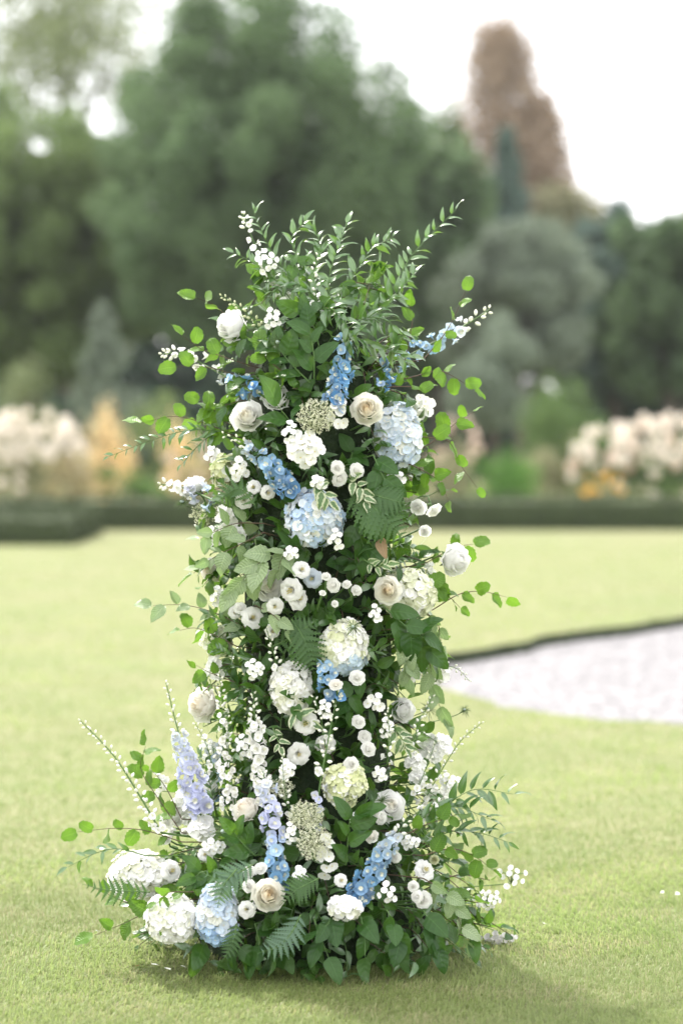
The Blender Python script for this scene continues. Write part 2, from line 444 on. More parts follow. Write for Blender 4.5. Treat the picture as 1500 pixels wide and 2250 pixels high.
gm = blades_mesh('grass', [grass(140000, -2.1, 2.1, -1.3, 2.2, .010, .026, .0013, 1.6, fade=True), far_grass(200000)])
tag(obj('grass', gm), 'short mown grass blades covering the lawn', None, kind='stuff')

# ================================================================= background plants
def rand_unit(n):
    v = rng.normal(size=(n, 3)); return v / np.linalg.norm(v, axis=1, keepdims=True)
def leaf_quads(P, size, up=.0):
    n = len(P); d = rand_unit(n); d[:, 2] += up; d /= np.linalg.norm(d, axis=1, keepdims=True)
    a = np.cross(d, rand_unit(n)); a /= np.linalg.norm(a, axis=1, keepdims=True) + 1e-9; b = np.cross(d, a)
    s = size * rng.uniform(.6, 1.35, n)[:, None]
    return np.stack([P - a * s * .5, P + b * s * .28, P + a * s * .5, P - b * s * .28], 1)
def foliage_mat(name, c1, c2, trans=.25, nscale=.5):
    return plain_mat(name, c1, c2, nscale, .75, trans=trans, island=True)
M_BARK = plain_mat('bark', (.06, .05, .04), (.11, .095, .075), 6, .9, .8, dist=.02)

def crown_points(c, rad, nl, per, shape='round', lobe=.24, shell=True):
    pts = []
    c = np.array(c); rad = np.array(rad)
    for i in range(nl):
        if shape == 'cone':
            h = rng.random() ** .8; rr = (1 - h) * (.35 + .65 * math.sqrt(rng.random())); a = rng.uniform(0, 6.283)
            o = np.array([rr * math.cos(a), rr * math.sin(a), h * 2 - 1]); ls = lobe * (1.15 - .75 * h)
        elif shape == 'spire':
            h = rng.random(); rr = (1 - h) ** .68 * math.sqrt(rng.random()); a = rng.uniform(0, 6.283)
            o = np.array([rr * math.cos(a), rr * math.sin(a), h * 2 - 1]); ls = lobe * rng.uniform(.6, 1.4)
        else:
            u = rand_unit(1)[0]; rr = (.95 * rng.random() ** .55); o = u * rr; ls = lobe * rng.uniform(.7, 1.3)
            if o[2] < -.55: o[2] *= .7
        k = int(per * rng.uniform(.7, 1.3))
        d = rand_unit(k) * (rng.random(k) ** .4)[:, None]
        d[:, 2] *= .75
        pts.append(c + (o + d * ls) * rad)
    return np.concatenate(pts)

def tree(name, label, px, top, bottom, hw, D, mat, nl=70, per=260, leaf=.2, shape='round', lobe=.24, trunk=.16, sink=0.0, group=None, hwy=None):
    Y = D + CAM.y
    p0 = at(px, top, Y); p1 = at(px, bottom, Y); half = px2m(hw, Y)
    ctr = (p0 + p1) * .5; rz = (p0.z - p1.z) * .5
    root = thing(name, label, 'tree' if 'tree' in name or 'conifer' in name else 'shrub', (ctr.x, Y, 0), group)
    c = (0, 0, ctr.z)
    P = crown_points(c, (half, px2m(hwy, Y) if hwy else half, rz), nl, per, shape, lobe)
    obj('crown', quads_mesh('crown', leaf_quads(P, leaf), mat), root)
    h = p1.z + rz * .9
    parts = [tube(catmull([Vector((0, 0, -.1)), Vector((.1, 0, max(.3, h * .45))), Vector((-.05, .1, max(.6, h)))], 8), trunk, trunk * .35, 8)]
    tv, tf = merge(parts)
    obj('trunk', mesh_from('trunk', tv, tf, M_BARK), root)
    for k in range(5):
        a = k * 1.257 + rng.uniform(-.3, .3); z0 = max(.3, p1.z * .7 + rz * .12 * k)
        e = Vector((math.cos(a) * half * .6, math.sin(a) * half * .6, min(p0.z * .9, z0 + rz * .8)))
        lv, lf = tube(catmull([Vector((0, 0, z0)), Vector((e.x * .4, e.y * .4, z0 + (e.z - z0) * .6)), e], 6), trunk * .4, trunk * .1, 6)
        obj('limb', mesh_from('limb', lv, lf, M_BARK), root)
    return root

F_A = foliage_mat('tree_foliage_mid', (.064, .114, .052), (.106, .160, .074), .4, .35)
F_B = foliage_mat('tree_foliage_light', (.080, .134, .044), (.125, .175, .062), .4, .4)
F_C = foliage_mat('tree_foliage_pale', (.12, .16, .07), (.17, .20, .10), .4, .4)
F_COP = foliage_mat('tree_foliage_copper', (.215, .16, .108), (.27, .21, .15), .25, .5)
F_SIL = foliage_mat('tree_foliage_silver', (.105, .14, .10), (.155, .19, .14), .2, .5)
F_BLU = foliage_mat('conifer_foliage', (.065, .105, .085), (.095, .14, .11), .15, .5)
F_DRK = foliage_mat('tree_foliage_dark', (.028, .058, .036), (.05, .088, .052), .2, .4)
F_YEL = foliage_mat('shrub_foliage_yellow', (.11, .16, .055), (.16, .21, .075), .3, .8)
F_DOME = foliage_mat('dome_foliage', (.07, .125, .04), (.105, .165, .05), .3, 1.2)
F_BGE = foliage_mat('grass_plume_beige', (.28, .25, .14), (.36, .31, .17), .3, 1.2)
F_ORG = foliage_mat('plume_amber', (.52, .40, .21), (.58, .46, .26), .3, 1.5)
F_OLV = foliage_mat('border_foliage_olive', (.145, .16, .08), (.23, .225, .13), .25, 1.0)
F_GRN = foliage_mat('border_foliage_green', (.05, .11, .025), (.085, .16, .035), .3, 1.0)
F_BRT = foliage_mat('tuft_bright_green', (.06, .15, .025), (.09, .19, .035), .3, 1.0)
F_BOX = foliage_mat('box_foliage', (.022, .034, .014), (.04, .056, .022), .1, 2.0)
F_CRM = plain_mat('cream_bloom', (.76, .68, .57), (.80, .74, .64), 8, .8, trans=.25)
F_PNK = plain_mat('pinkish_bloom', (.70, .54, .43), (.74, .61, .51), 8, .8, trans=.25)
F_ORF = plain_mat('orange_bloom', (.75, .40, .06), (.80, .50, .12), 8, .8, trans=.2)

tree('broadleaf_tree', 'largest dark green broadleaf tree behind the column, its crown reaching the top of the frame', 570, -60, 960, 385, 62, F_A, 380, 330, .19, lobe=.16, trunk=.3)
tree('broadleaf_tree', 'broad light green tree at the left edge, left of the largest tree', 50, 180, 960, 320, 66, F_B, 300, 270, .19, lobe=.17, trunk=.3)
tree('open_crowned_tree', 'tall thin-leaved tree with sky showing through its branches at top left', 140, -260, 380, 430, 78, F_C, 190, 60, .24, lobe=.26, trunk=.3)
tree('copper_tree', 'tall copper brown pointed tree against the white sky', 1098, 75, 740, 245, 84, F_COP, 520, 42, .2, 'spire', lobe=.27, trunk=.3)
tree('copper_tree', 'lower brown tree leaning against the right side of the tall copper tree', 1180, 235, 760, 165, 85, F_COP, 300, 60, .22, 'spire', lobe=.3, trunk=.25)
tree('broadleaf_tree', 'green tree between the largest tree and the copper tree', 955, 215, 940, 135, 74, F_A, 150, 200, .27, trunk=.22)
tree('willow_tree', 'silvery grey dome-shaped tree in front of the copper tree', 1135, 468, 880, 185, 66, F_SIL, 120, 260, .16, lobe=.24, trunk=.2)
tree('conifer_tree', 'blue green conifer beneath the copper tree crown', 1110, 290, 800, 105, 78, F_BLU, 80, 240, .22, 'cone', .4, trunk=.2)
tree('broadleaf_tree', 'olive tree sloping down right of the copper tree', 1275, 372, 900, 125, 80, F_OLV, 120, 180, .26, lobe=.24, trunk=.2)
tree('broadleaf_tree', 'dark tree below the olive tree, right of the silvery dome', 1345, 440, 950, 150, 72, F_BLU, 100, 280, .26, lobe=.26, trunk=.2)
tree('broadleaf_tree', 'dark green tree at the right edge of the wood', 1470, 430, 950, 165, 70, F_A, 100, 280, .26, lobe=.26, trunk=.2)
tree('silver_pear_tree', 'small silver grey pointed tree left of the column above the amber plumes', 225, 668, 960, 100, 48, F_SIL, 46, 200, .1, 'cone', .36, trunk=.08, group='small silver trees in the border')
tree('silver_pear_tree', 'small silver grey upright tree right of the column above the bright green tuft', 1080, 675, 980, 95, 48, F_SIL, 46, 200, .1, 'round', .36, trunk=.08, group='small silver trees in the border')

# the dark wood below and behind the trees reads as one mass
pts = []
for k in range(190):
    D_ = rng.uniform(78, 92); px_ = rng.uniform(-500, 2000)
    c_ = at(px_, rng.uniform(640, 900) if px_ < 1240 else rng.uniform(640, 930), D_ + CAM.y)
    k_ = 260; d_ = rand_unit(k_) * (rng.random(k_) ** .4)[:, None]
    pts.append(np.array(c_) + d_ * np.array([2.4, 1.6, 1.6]))
for k in range(70):
    D_ = rng.uniform(82, 92); c_ = at(rng.uniform(60, 960), rng.uniform(360, 680), D_ + CAM.y)
    d_ = rand_unit(260) * (rng.random(260) ** .4)[:, None]; pts.append(np.array(c_) + d_ * np.array([2.4, 1.6, 1.6]))
for k in range(170):
    D_ = rng.uniform(76, 92); px_ = rng.uniform(-500, 2000); c_ = at(px_, rng.uniform(930, 1030), D_ + CAM.y)
    d_ = rand_unit(200) * (rng.random(200) ** .4)[:, None]; pts.append(np.array(c_) + d_ * np.array([2.4, 1.6, 1.2]))
for k in range(150):
    D_ = rng.uniform(66, 92); px_ = rng.uniform(-2600, -250) if k % 2 else rng.uniform(1700, 3900)
    c_ = at(px_, rng.uniform(430, 1000), D_ + CAM.y); d_ = rand_unit(240) * (rng.random(240) ** .4)[:, None]
    pts.append(np.array(c_) + d_ * np.array([2.6, 1.8, 1.8]))
Pw = np.concatenate(pts); Pw = Pw[Pw[:, 2] > .1]
tag(obj('woodland', quads_mesh('woodland', leaf_quads(Pw, .42), F_DRK)), 'dark wood reading as one mass below the tree crowns', None, kind='stuff')

def shrub(name, label, px, top, bottom, hw, D, mat, n=2600, leaf=.06, shape='round', lobe=.35, group=None, blooms=None, nb=0, bs=.09, btop=.2, cat='shrub'):
    Y = D + CAM.y
    p0 = at(px, top, Y); half = px2m(hw, Y); rz = p0.z * .5
    root = thing(name, label, cat, (p0.x, Y, 0), group)
    P = crown_points((0, 0, rz), (half, half * .8, rz), 24, n // 24, shape, lobe)
    P = P[P[:, 2] > 0]
    obj('foliage', quads_mesh('foliage', leaf_quads(P, leaf), mat), root)
    sv, sf = merge([tube([Vector((0, 0, -.05)), Vector((.1 * math.cos(k * 2.1) * half, .1 * math.sin(k * 2.1) * half, rz * .6)), Vector((.5 * math.cos(k * 2.1) * half, .5 * math.sin(k * 2.1) * half, rz * 1.4))], .02, .006, 5) for k in range(3)])
    obj('stem', mesh_from('stem', sv, sf, M_BARK), root)
    if blooms:
        for k in range(nb):
            u = rand_unit(1)[0]; u[2] = (abs(u[2]) if rng.random() < .6 else u[2] * .6) * (1 - btop) + btop * rng.random(); u[1] = -abs(u[1]) if rng.random() < .7 else u[1]
            u /= np.linalg.norm(u)
            loc = Vector((u[0] * half, u[1] * half * .8, rz + u[2] * rz * .98)) * 1.0
            obj('flower_head', blooms[k % len(blooms)], root, axis_frame(loc, Vector(u) + Vector((0, 0, .8)), rng.uniform(0, 6), bs * rng.uniform(.7, 1.25)))
    return root
def lumpy_cone(name, mat, seed):
    r_ = random.Random(seed); V, F = [], []
    nr, nsd = 6, 8
    for i in range(nr):
        t_ = i / (nr - 1); rr = math.sin(math.pi * min(1, .12 + t_ * .88)) ** .7 * (1 - .45 * t_)
        for k in range(nsd):
            a = 2 * math.pi * k / nsd; q = rr * r_.uniform(.75, 1.2)
            V.append((q * math.cos(a), q * math.sin(a), -.5 + 1.9 * t_ + r_.uniform(-.1, .1)))
    for i in range(nr - 1):
        for k in range(nsd):
            F.append((i * nsd + k, i * nsd + (k + 1) % nsd, (i + 1) * nsd + (k + 1) % nsd, (i + 1) * nsd + k))
    return mesh_from(name, V, F, mat)
CRM = [lumpy_cone('cream_panicle', F_CRM, 1), lumpy_cone('cream_panicle', F_CRM, 2), lumpy_cone('pink_panicle', F_PNK, 3)]
CRM2 = CRM[:2] + CRM[:2] + [CRM[2]]
ORF = [lumpy_cone('orange_head', F_ORF, 4)]; PNK = [CRM[2], CRM[0]]

shrub('flowering_hydrangea_shrub', 'cream flowering shrub behind the hedge at the right edge', 1450, 915, 1120, 105, 41, F_GRN, 2400, .07, blooms=CRM2, nb=85, bs=.105, btop=.3, group='cream shrubs behind the hedge')
shrub('flowering_hydrangea_shrub', 'lower cream flowering shrub next to the yellow-green dome', 1335, 935, 1120, 75, 41.5, F_GRN, 1800, .07, blooms=CRM2, nb=60, bs=.105, btop=.3, group='cream shrubs behind the hedge')
shrub('flowering_hydrangea_shrub', 'pale cream flowering shrub behind the left hedge block', 60, 905, 1120, 125, 41, F_OLV, 2200, .07, blooms=[CRM[0], CRM[1]], nb=80, bs=.11, btop=.3, group='cream shrubs behind the hedge')
shrub('clipped_dome_shrub', 'rounded yellow-green dome shrub above the border on the right', 1240, 836, 1100, 88, 43.6, F_DOME, 9000, .06, lobe=.5)
shrub('leafy_shrub', 'yellow-green shrub left of the column behind the plumes', 360, 845, 1100, 95, 47, F_YEL, 2400, .08)
shrub('leafy_shrub', 'pale buff shrub at the left edge above the cream shrub', 45, 765, 1100, 95, 48, F_C, 2600, .09)
shrub('plume_grass', 'amber plume grass below the left silver tree', 235, 885, 1100, 62, 43, F_ORG, 1500, .09, lobe=.45, cat='grass plant')
shrub('plume_grass', 'amber plume grass tucked behind the left side of the column', 395, 915, 1100, 50, 43.5, F_ORG, 900, .09, lobe=.45, cat='grass plant')
shrub('border_plant', 'peach flowering plant just right of the column below the silver tree', 1000, 918, 1100, 55, 43, F_OLV, 1000, .08, blooms=[CRM[2]], nb=16, bs=.075, cat='plant')
shrub('border_plant', 'olive green plant left of the bright green tuft', 985, 985, 1120, 75, 41, F_OLV, 1500, .07, cat='plant')
shrub('border_plant', 'olive plant between bright green tuft and cream shrubs', 1220, 945, 1120, 85, 42, F_OLV, 2000, .07, cat='plant')
shrub('grass_tuft', 'bright green rounded grass tuft behind the hedge', 1105, 985, 1120, 82, 40.2, F_BRT, 2600, .07, lobe=.5, cat='grass plant')
shrub('border_plant', 'orange flowering plant in front of the cream shrubs', 1325, 1035, 1125, 45, 39.2, F_OLV, 500, .06, blooms=ORF, nb=16, bs=.05, cat='plant')
shrub('border_plant', 'green leafy plant left of the column behind the hedge', 300, 1005, 1125, 85, 40.5, F_GRN, 1800, .07, blooms=[ORF[0], CRM[2]], nb=8, bs=.045, cat='plant')
shrub('border_plant', 'buff and green plant behind the hedge between left hedge block and green plant', 165, 990, 1125, 70, 40.5, F_BGE, 1500, .07, cat='plant')
shrub('border_plant', 'buff plant with pink blooms close to the left side of the column', 420, 965, 1125, 62, 40.8, F_BGE, 1200, .07, blooms=[CRM[2]], nb=14, bs=.06, cat='plant')

pts = []
for k in range(150):
    x_ = rng.uniform(-9, 9) if k % 3 else rng.uniform(-22, 22); y_ = rng.uniform(39.2, 47) + CAM.y; h_ = rng.uniform(.25, .75)
    d_ = rand_unit(110); d_[:, 2] = abs(d_[:, 2]); pts.append(np.array([x_, y_, 0]) + d_ * np.array([.6, .6, h_]) * (rng.random(110) ** .4)[:, None])
tag(obj('ground_cover', quads_mesh('ground_cover', leaf_quads(np.concatenate(pts), .1), F_OLV)), 'low mixed ground cover filling the flower bed behind the hedge', None, kind='stuff')

def hedge(name, label, x0, x1, y0, y1, h, dens=900, leaf=.035):
    root = thing(name, label, 'hedge', ((x0 + x1) / 2, (y0 + y1) / 2, 0), 'clipped box hedges')
    cx, cy = (x0 + x1) / 2, (y0 + y1) / 2; hx, hy = (x1 - x0) / 2, (y1 - y0) / 2
    bm = bmesh.new(); bmesh.ops.create_cube(bm, size=1)
    for v in bm.verts: v.co = Vector((v.co.x * 2 * (hx - .04), v.co.y * 2 * (hy - .04), (v.co.z + .5) * (h - .04)))
    bmesh.ops.bevel(bm, geom=list(bm.edges), offset=.05, segments=2, affect='EDGES')
    me = bpy.data.meshes.new('branches'); bm.to_mesh(me); bm.free(); me.materials.append(F_BOX); obj('branches', me, root)
    out = []
    for ax, n in (('f', int(dens * 2 * hx * h)), ('t', int(dens * .5 * 4 * hx * hy)), ('s', int(dens * 2 * hy * h)), ('r', int(dens * 2 * hy * h))):
        u = rng.uniform(-1, 1, n); v = rng.random(n); j = rng.normal(0, .018, n)
        if ax == 'f': P = np.stack([u * hx, -hy + j, v * h], -1)
        elif ax == 't': P = np.stack([u * hx, (v * 2 - 1) * hy, h + j], -1)
        elif ax == 's': P = np.stack([hx + j, u * hy, v * h], -1)
        else: P = np.stack([-hx + j, u * hy, v * h], -1)
        out.append(P)
    P = np.concatenate(out)
    P[:, 2] += (.02 * np.sin(P[:, 0] * 3.1) + .02 * np.sin(P[:, 0] * 7.7 + P[:, 1] * 3) + np.abs(rng.normal(0, .02, len(P)))) * (P[:, 2] > h * .9)
    f = obj('foliage', quads_mesh('foliage', leaf_quads(P, leaf * 1.6), F_BOX), root); f['kind'] = 'stuff'
    return root
hedge('box_hedge', 'long low clipped hedge running across behind the lawn', -22.0, 22.0, 36.8 + CAM.y, 38.0 + CAM.y, .46, 700)
hedge('box_hedge', 'nearer low clipped hedge block at the left edge of the lawn', -16.0, at(158, 1195, 31.6 + CAM.y).x, 31.6 + CAM.y, 35.5 + CAM.y, .36, 700)

# thin summer haze over the garden
bm = bmesh.new(); bmesh.ops.create_cube(bm, size=1)
for v in bm.verts: v.co = Vector((v.co.x * 400, 110 + v.co.y * 300, -1.2 + (v.co.z + .5) * 26))
me = bpy.data.meshes.new('haze'); bm.to_mesh(me); bm.free()
mh, th_ = new_mat('haze'); pv = N(th_, 'ShaderNodeVolumePrincipled'); pv.inputs['Color'].default_value = (.93, .96, 1, 1); pv.inputs['Density'].default_value = .00026; pv.inputs['Anisotropy'].default_value = .2
oh = N(th_, 'ShaderNodeOutputMaterial'); th_.links.new(pv.outputs[0], oh.inputs['Volume']); me.materials.append(mh)
tag(obj('haze', me), 'thin pale haze in the air of the garden', None, kind='stuff')
sc.cycles.volume_bounces = 0

# ================================================================= the flower column: meshes shared by its pieces
def leaf_mesh(name, mat, L=1.0, W=.5, prof_='ovate', fold=.12, curl=.4, wave=0.0, serr=0.0, pleat=0.0, nu=4, nv=7, twist=0.0, stalk=.12, seed=0):
    """leaf blade: base at origin, tip along +Y, upper face +Z; length L, full width W (of L)"""
    r_ = random.Random(seed); V, F, UV = [], [], []
    ph = r_.uniform(0, 6.28)
    y, z, ang = 0.0, 0.0, -curl * .35
    cen = []
    for j in range(nv + 1):
        v = j / nv; cen.append((y, z, ang)); st = L * (1 - stalk) / nv
        y += math.cos(ang) * st; z += -math.sin(ang) * st; ang += curl / nv
    for j in range(nv + 1):
        v = j / nv; yy, zz, an = cen[j]; yy += stalk * L
        if prof_ == 'ovate': wv = math.sin(math.pi * min(1, v ** .78 * .97 + .03)) ** .8
        elif prof_ == 'round': wv = math.sin(math.pi * min(1, v * .93 + .05)) ** .55
        elif prof_ == 'lance': wv = math.sin(math.pi * min(1, v ** .72)) ** 1.15
        else: wv = math.sin(math.pi * v ** .9) ** .9
        if j == nv: wv = 0.0
        wv *= W * L * .5
        if serr and 0 < j < nv: wv *= 1 + serr * (1 if j % 2 else -1)
        for i in range(nu + 1):
            u = i / nu * 2 - 1
            lift = fold * abs(u) * wv * 1.6 + wave * L * math.sin(ph + v * 9 + (0 if u < 0 else 1.7)) * abs(u) ** 2
            if pleat: lift += pleat * L * (1 if j % 2 else -1) * (1 - abs(abs(u) - .55)) * .5
            x = u * wv; yb = yy - abs(u) * wv * .28 * (1 if v < .8 else .3)
            a = twist * v
            V.append((x * math.cos(a), yb + math.sin(an) * lift, zz + lift * math.cos(an) + x * math.sin(a)))
            UV.append((i / nu, v))
    for j in range(nv):
        for i in range(nu):
            a = j * (nu + 1) + i; F.append((a, a + 1, a + nu + 2, a + nu + 1))
    o = len(V)                                             # leaf stalk
    s = .012 * L
    V += [(-s, -.02 * L, 0), (s, -.02 * L, 0), (s, stalk * L * 1.05, 0), (-s, stalk * L * 1.05, 0)]; UV += [(.5, 0)] * 4
    F.append((o, o + 1, o + 2, o + 3))
    return mesh_from(name, V, F, mat, UV)

L_BEECH = [leaf_mesh('beech_leaf', M_BEECH, 1, .70, 'ovate' if s == 2 else 'round', f, c,   .045, .07, .009, 4, 11, tw, .1, s) for f, c, tw, s in ((.1, .5, .2, 1), (.22, .2, -.25, 2), (.05, .8, .3, 3))]
L_BEECHP = [leaf_mesh('pale_beech_leaf', M_BEECHP, 1, .62, 'ovate', f, c, .03, .06, .010, 4, 11, tw, .08, s) for f, c, tw, s in ((.1, .5, .15, 1), (.25, .3, -.2, 2), (.05, .9, .2, 3))]
L_RUSC = [leaf_mesh('ruscus_leaf', M_RUSC, 1, w_, 'lance', f, c, .02, 0, 0, 4, 7, tw, .05, s) for w_, f, c, tw, s in ((.30, .18, .9, .4, 1), (.26, .1, 1.3, -.5, 2), (.34, .25, .5, .2, 3))]
L_FILL = [leaf_mesh('dark_leaf', M_FILL, 1, w_, 'ovate', f, c, .04, 0, 0, 4, 7, tw, .1, s) for w_, f, c, tw, s in ((.50, .12, .6, .3, 1), (.42, .2, .9, -.3, 2), (.6, .08, .4, .2, 3))]
L_SALAL = [leaf_mesh('broad_leaf', M_SALAL, 1, w_, 'ovate', f, c, .035, 0, 0, 4, 8, tw, .08, s) for w_, f, c, tw, s in ((.58, .1, .6, .2, 1), (.5, .18, .9, -.25, 2), (.64, .06, .3, .15, 3))]
L_VAR = [leaf_mesh('variegated_leaf', M_VARIE, 1, .48, 'ovate', .15, c, .05, 0, 0, 4, 7, tw, .1, s) for c, tw, s in ((.6, .3, 1), (1.0, -.3, 2))]
L_SMALL = [leaf_mesh('small_leaf', M_RUSC, 1, .5, 'ovate', .15, .5, .02, 0, 0, 2, 5, .2, .08, 1), leaf_mesh('small_leaf', M_FILL, 1, .5, 'ovate', .1, .8, .02, 0, 0, 2, 5, -.2, .08, 2)]
L_DRY = [leaf_mesh('dry_leaf', M_DRY, 1, .42, 'ovate', .3, 1.0, .05, 0, 0, 4, 7, .4, .1, 4)]

def pinna_mesh(name, mat):
    """one toothed side-leaflet of a fern frond, along +Y"""
    V, F, UV = [], [], []
    n = 7
    for j in range(n + 1):
        v = j / n; wv = .17 * (1 - v ** 1.5) + .002; z = -.12 * v * v
        V.append((0, v, z)); UV.append((.5, v))
        for sgn in (-1, 1):
            V.append((sgn * wv * .5, v + .01, z + .012)); UV.append((.5 + sgn * .2, v))
            V.append((sgn * wv * 1.15, v + .13, z + .02)); UV.append((.5 + sgn * .45, v))
    for j in range(n):
        a = j * 5; b = a + 5
        F.append((a, a + 1, a + 2, b + 1, b)); F.append((a, b, b + 3, a + 4, a + 3))
    return mesh_from(name, V, F, mat, UV, smooth=False)
PINNA = [pinna_mesh('fern_leaflet', M_FERN)]; PINNAP = [pinna_mesh('grey_fern_leaflet', M_FERNP)]

def petal_mesh(name, Rr, h0, h1, half, flare, ruffle, inward=0.0, nu=6, nv=5, seed=0, mat=None, frill=0.0):
    r_ = random.Random(seed); ph = r_.uniform(0, 6.28); V, F, UV = [], [], []
    for j in range(nv + 1):
        t = j / nv
        wid = .35 + .65 * math.sin(min(1, t * 1.2) * math.pi / 2)
        for i in range(nu + 1):
            s = i / nu * 2 - 1
            phi = s * half * wid
            z = h0 + (h1 - h0) * t * (1 - .24 * abs(s) ** 2.2 * t)
            r = Rr * (.22 + .78 * math.sin(min(1, t * 1.15) * math.pi / 2))
            r += flare * max(0, t - .5) ** 2 / .25 - inward * max(0, t - .55) ** 2 / .2
            if flare > .15: z -= flare * .45 * max(0, t - .7) ** 2 / .09
            r += ruffle * math.sin(3.2 * s * 2 + ph) * t * t + .07 * Rr * s
            z += frill * math.sin(5 * s * 2 + ph * 2) * t ** 3
            V.append((r * math.cos(phi), r * math.sin(phi), z)); UV.append((i / nu, t))
    for j in range(nv):
        for i in range(nu):
            a = j * (nu + 1) + i; F.append((a, a + 1, a + nu + 2, a + nu + 1))
    return mesh_from(name, V, F, mat or M_PETAL, UV)

# (radius, petals, top height, half angle, flare, ruffle, inward)
ROSE = [(.09, 2, .76, 1.9, 0, .0, .05), (.18, 3, .76, 1.25, 0, .01, .08), (.28, 3, .74, 1.2, 0, .015, .09), (.39, 4, .69, 1.0, .0, .02, .08), (.50, 4, .61, .98, .0, .02, .05),
        (.62, 5, .49, .85, .03, .03, 0), (.73, 5, .33, .82, .10, .035, 0), (.79, 5, .10, .82, .22, .045, 0)]
LISI = [(.22, 3, .10, 1.1, .08, .03, 0), (.36, 4, .12, .9, .24, .05, 0), (.47, 5, .06, .80, .40, .06, 0), (.52, 5, -.10, .80, .50, .06, 0)]
SPRAY = [(.14, 3, .30, 1.3, 0, .02, .03), (.27, 3, .29, 1.15, 0, .03, .03), (.42, 4, .24, 1.0, .04, .04, 0), (.58, 5, .12, .85, .20, .05, 0), (.62, 5, -.06, .85, .40, .06, 0)]
ROSEM = [[petal_mesh('rose_petal', a, -.85, c, d, e, f, g_, nu=8, nv=6, seed=k * 3 + q, frill=.02) for q in range(2)] for k, (a, b, c, d, e, f, g_) in enumerate(ROSE)]
LISIM = [[petal_mesh('lisianthus_petal', a, -.65, c, d, e, f, g_, seed=40 + k * 3 + q, frill=.06) for q in range(2)] for k, (a, b, c, d, e, f, g_) in enumerate(LISI)]
SPRAYM = [[petal_mesh('spray_rose_petal', a, -.6, c, d, e, f, g_, nu=5, nv=4, seed=80 + k * 3 + q, frill=.02) for q in range(2)] for k, (a, b, c, d, e, f, g_) in enumerate(SPRAY)]

def calyx_mesh():
    parts = []
    V, F = [], []
    for k in range(7):
        t = k / 6; rr = .30 * math.sin(math.pi * (.08 + .5 * t)); zz = -1.05 + .42 * t
        for i in range(8):
            a = i * math.pi / 4; V.append(Vector((rr * math.cos(a), rr * math.sin(a), zz)))
    for k in range(6):
        for i in range(8): F.append((k * 8 + i, k * 8 + (i + 1) % 8, k * 8 + 8 + (i + 1) % 8, k * 8 + 8 + i))
    for i in range(5):
        a = i * 1.257; c, s = math.cos(a), math.sin(a); o = len(V)
        for rr, zz, wd in ((.26, -.66, .16), (.55, -.58, .12), (.85, -.72, .0)):
            V.append(Vector((rr * c - wd * s, rr * s + wd * c, zz))); V.append(Vector((rr * c + wd * s, rr * s - wd * c, zz)))
        F += [(o, o + 1, o + 3, o + 2), (o + 2, o + 3, o + 5, o + 4)]
    return mesh_from('calyx', V, F, M_STEM)
CALYX = calyx_mesh()
def eye_mesh():
    V, F = [], []
    rr_ = random.Random(3); parts = []
    for k in range(9):
        a = k * 2.4; r0 = .12 * math.sqrt(k / 9); p0 = Vector((r0 * math.cos(a), r0 * math.sin(a), -.35)); p1 = Vector((r0 * 1.6 * math.cos(a), r0 * 1.6 * math.sin(a), .08 + rr_.uniform(-.06, .06)))
        parts.append(tube([p0, p1, p1 + Vector((0, 0, .03))], .025, .045, 4))
    V, F = merge(parts); return mesh_from('stamens', V, F, M_EYE)
EYE = eye_mesh()

HEART = petal_mesh('rose_heart', .075, -.3, .76, 3.3, 0, 0, .05, 10, 4, 7)
def floret4(name, n_pet=4, cup=.18, mat=None, wid=.95, seed=0, notch=0.0, eye=None):
    """small flat flower: n petals round +Z, radius 1"""
    r_ = random.Random(seed); V, F, UV, MI = [], [], [], []
    for k in range(n_pet):
        a = 2 * math.pi * k / n_pet + r_.uniform(-.12, .12); c, s = math.cos(a), math.sin(a); o = len(V)
        tl = r_.uniform(-.14, .16)
        for t, w_, z in ((0.05, .12, -.12), (.45, .80, cup * .15), (.8, .92, cup * .55), (1.0, .42, cup * .75 + tl)):
            hwid = wid * w_ * math.sin(math.pi / n_pet) * 1.05
            for u in (-1, 0, 1):
                rr = t - (notch if (u == 0 and t == 1.0) else 0); zz = z + (.10 * abs(u) * t) + tl * t * .5 + k % 2 * .05
                V.append((rr * c - u * hwid * s, rr * s + u * hwid * c, zz)); UV.append(((u + 1) / 2, t * .8 + .2))
        for j in range(3):
            for i in range(2):
                b = o + j * 3 + i; F.append((b, b + 1, b + 4, b + 3)); MI.append(0)
    mats = [mat or M_FLOR]
    if eye:
        o = len(V); mats.append(eye)
        V += [(0, 0, .16)] + [(.15 * math.cos(i * 1.047), .15 * math.sin(i * 1.047), -.02) for i in range(6)]; UV += [(.5, .5)] * 7
        for i in range(6): F.append((o, o + 1 + i, o + 1 + (i + 1) % 6)); MI.append(1)
    m = mesh_from(name, V, F, mats, UV)
    m.polygons.foreach_set('material_index', MI); return m
HYD = [floret4('hydrangea_floret', 4, .18, seed=k, eye=M_LACE) for k in range(3)]
PHLOX = [floret4('phlox_floret', 5, .1, seed=10 + k, wid=1.05, notch=.06, eye=M_EYE) for k in range(2)]
STOCK = [floret4('stock_floret', 6, .5, seed=20 + k, wid=1.3, notch=.1) for k in range(2)]

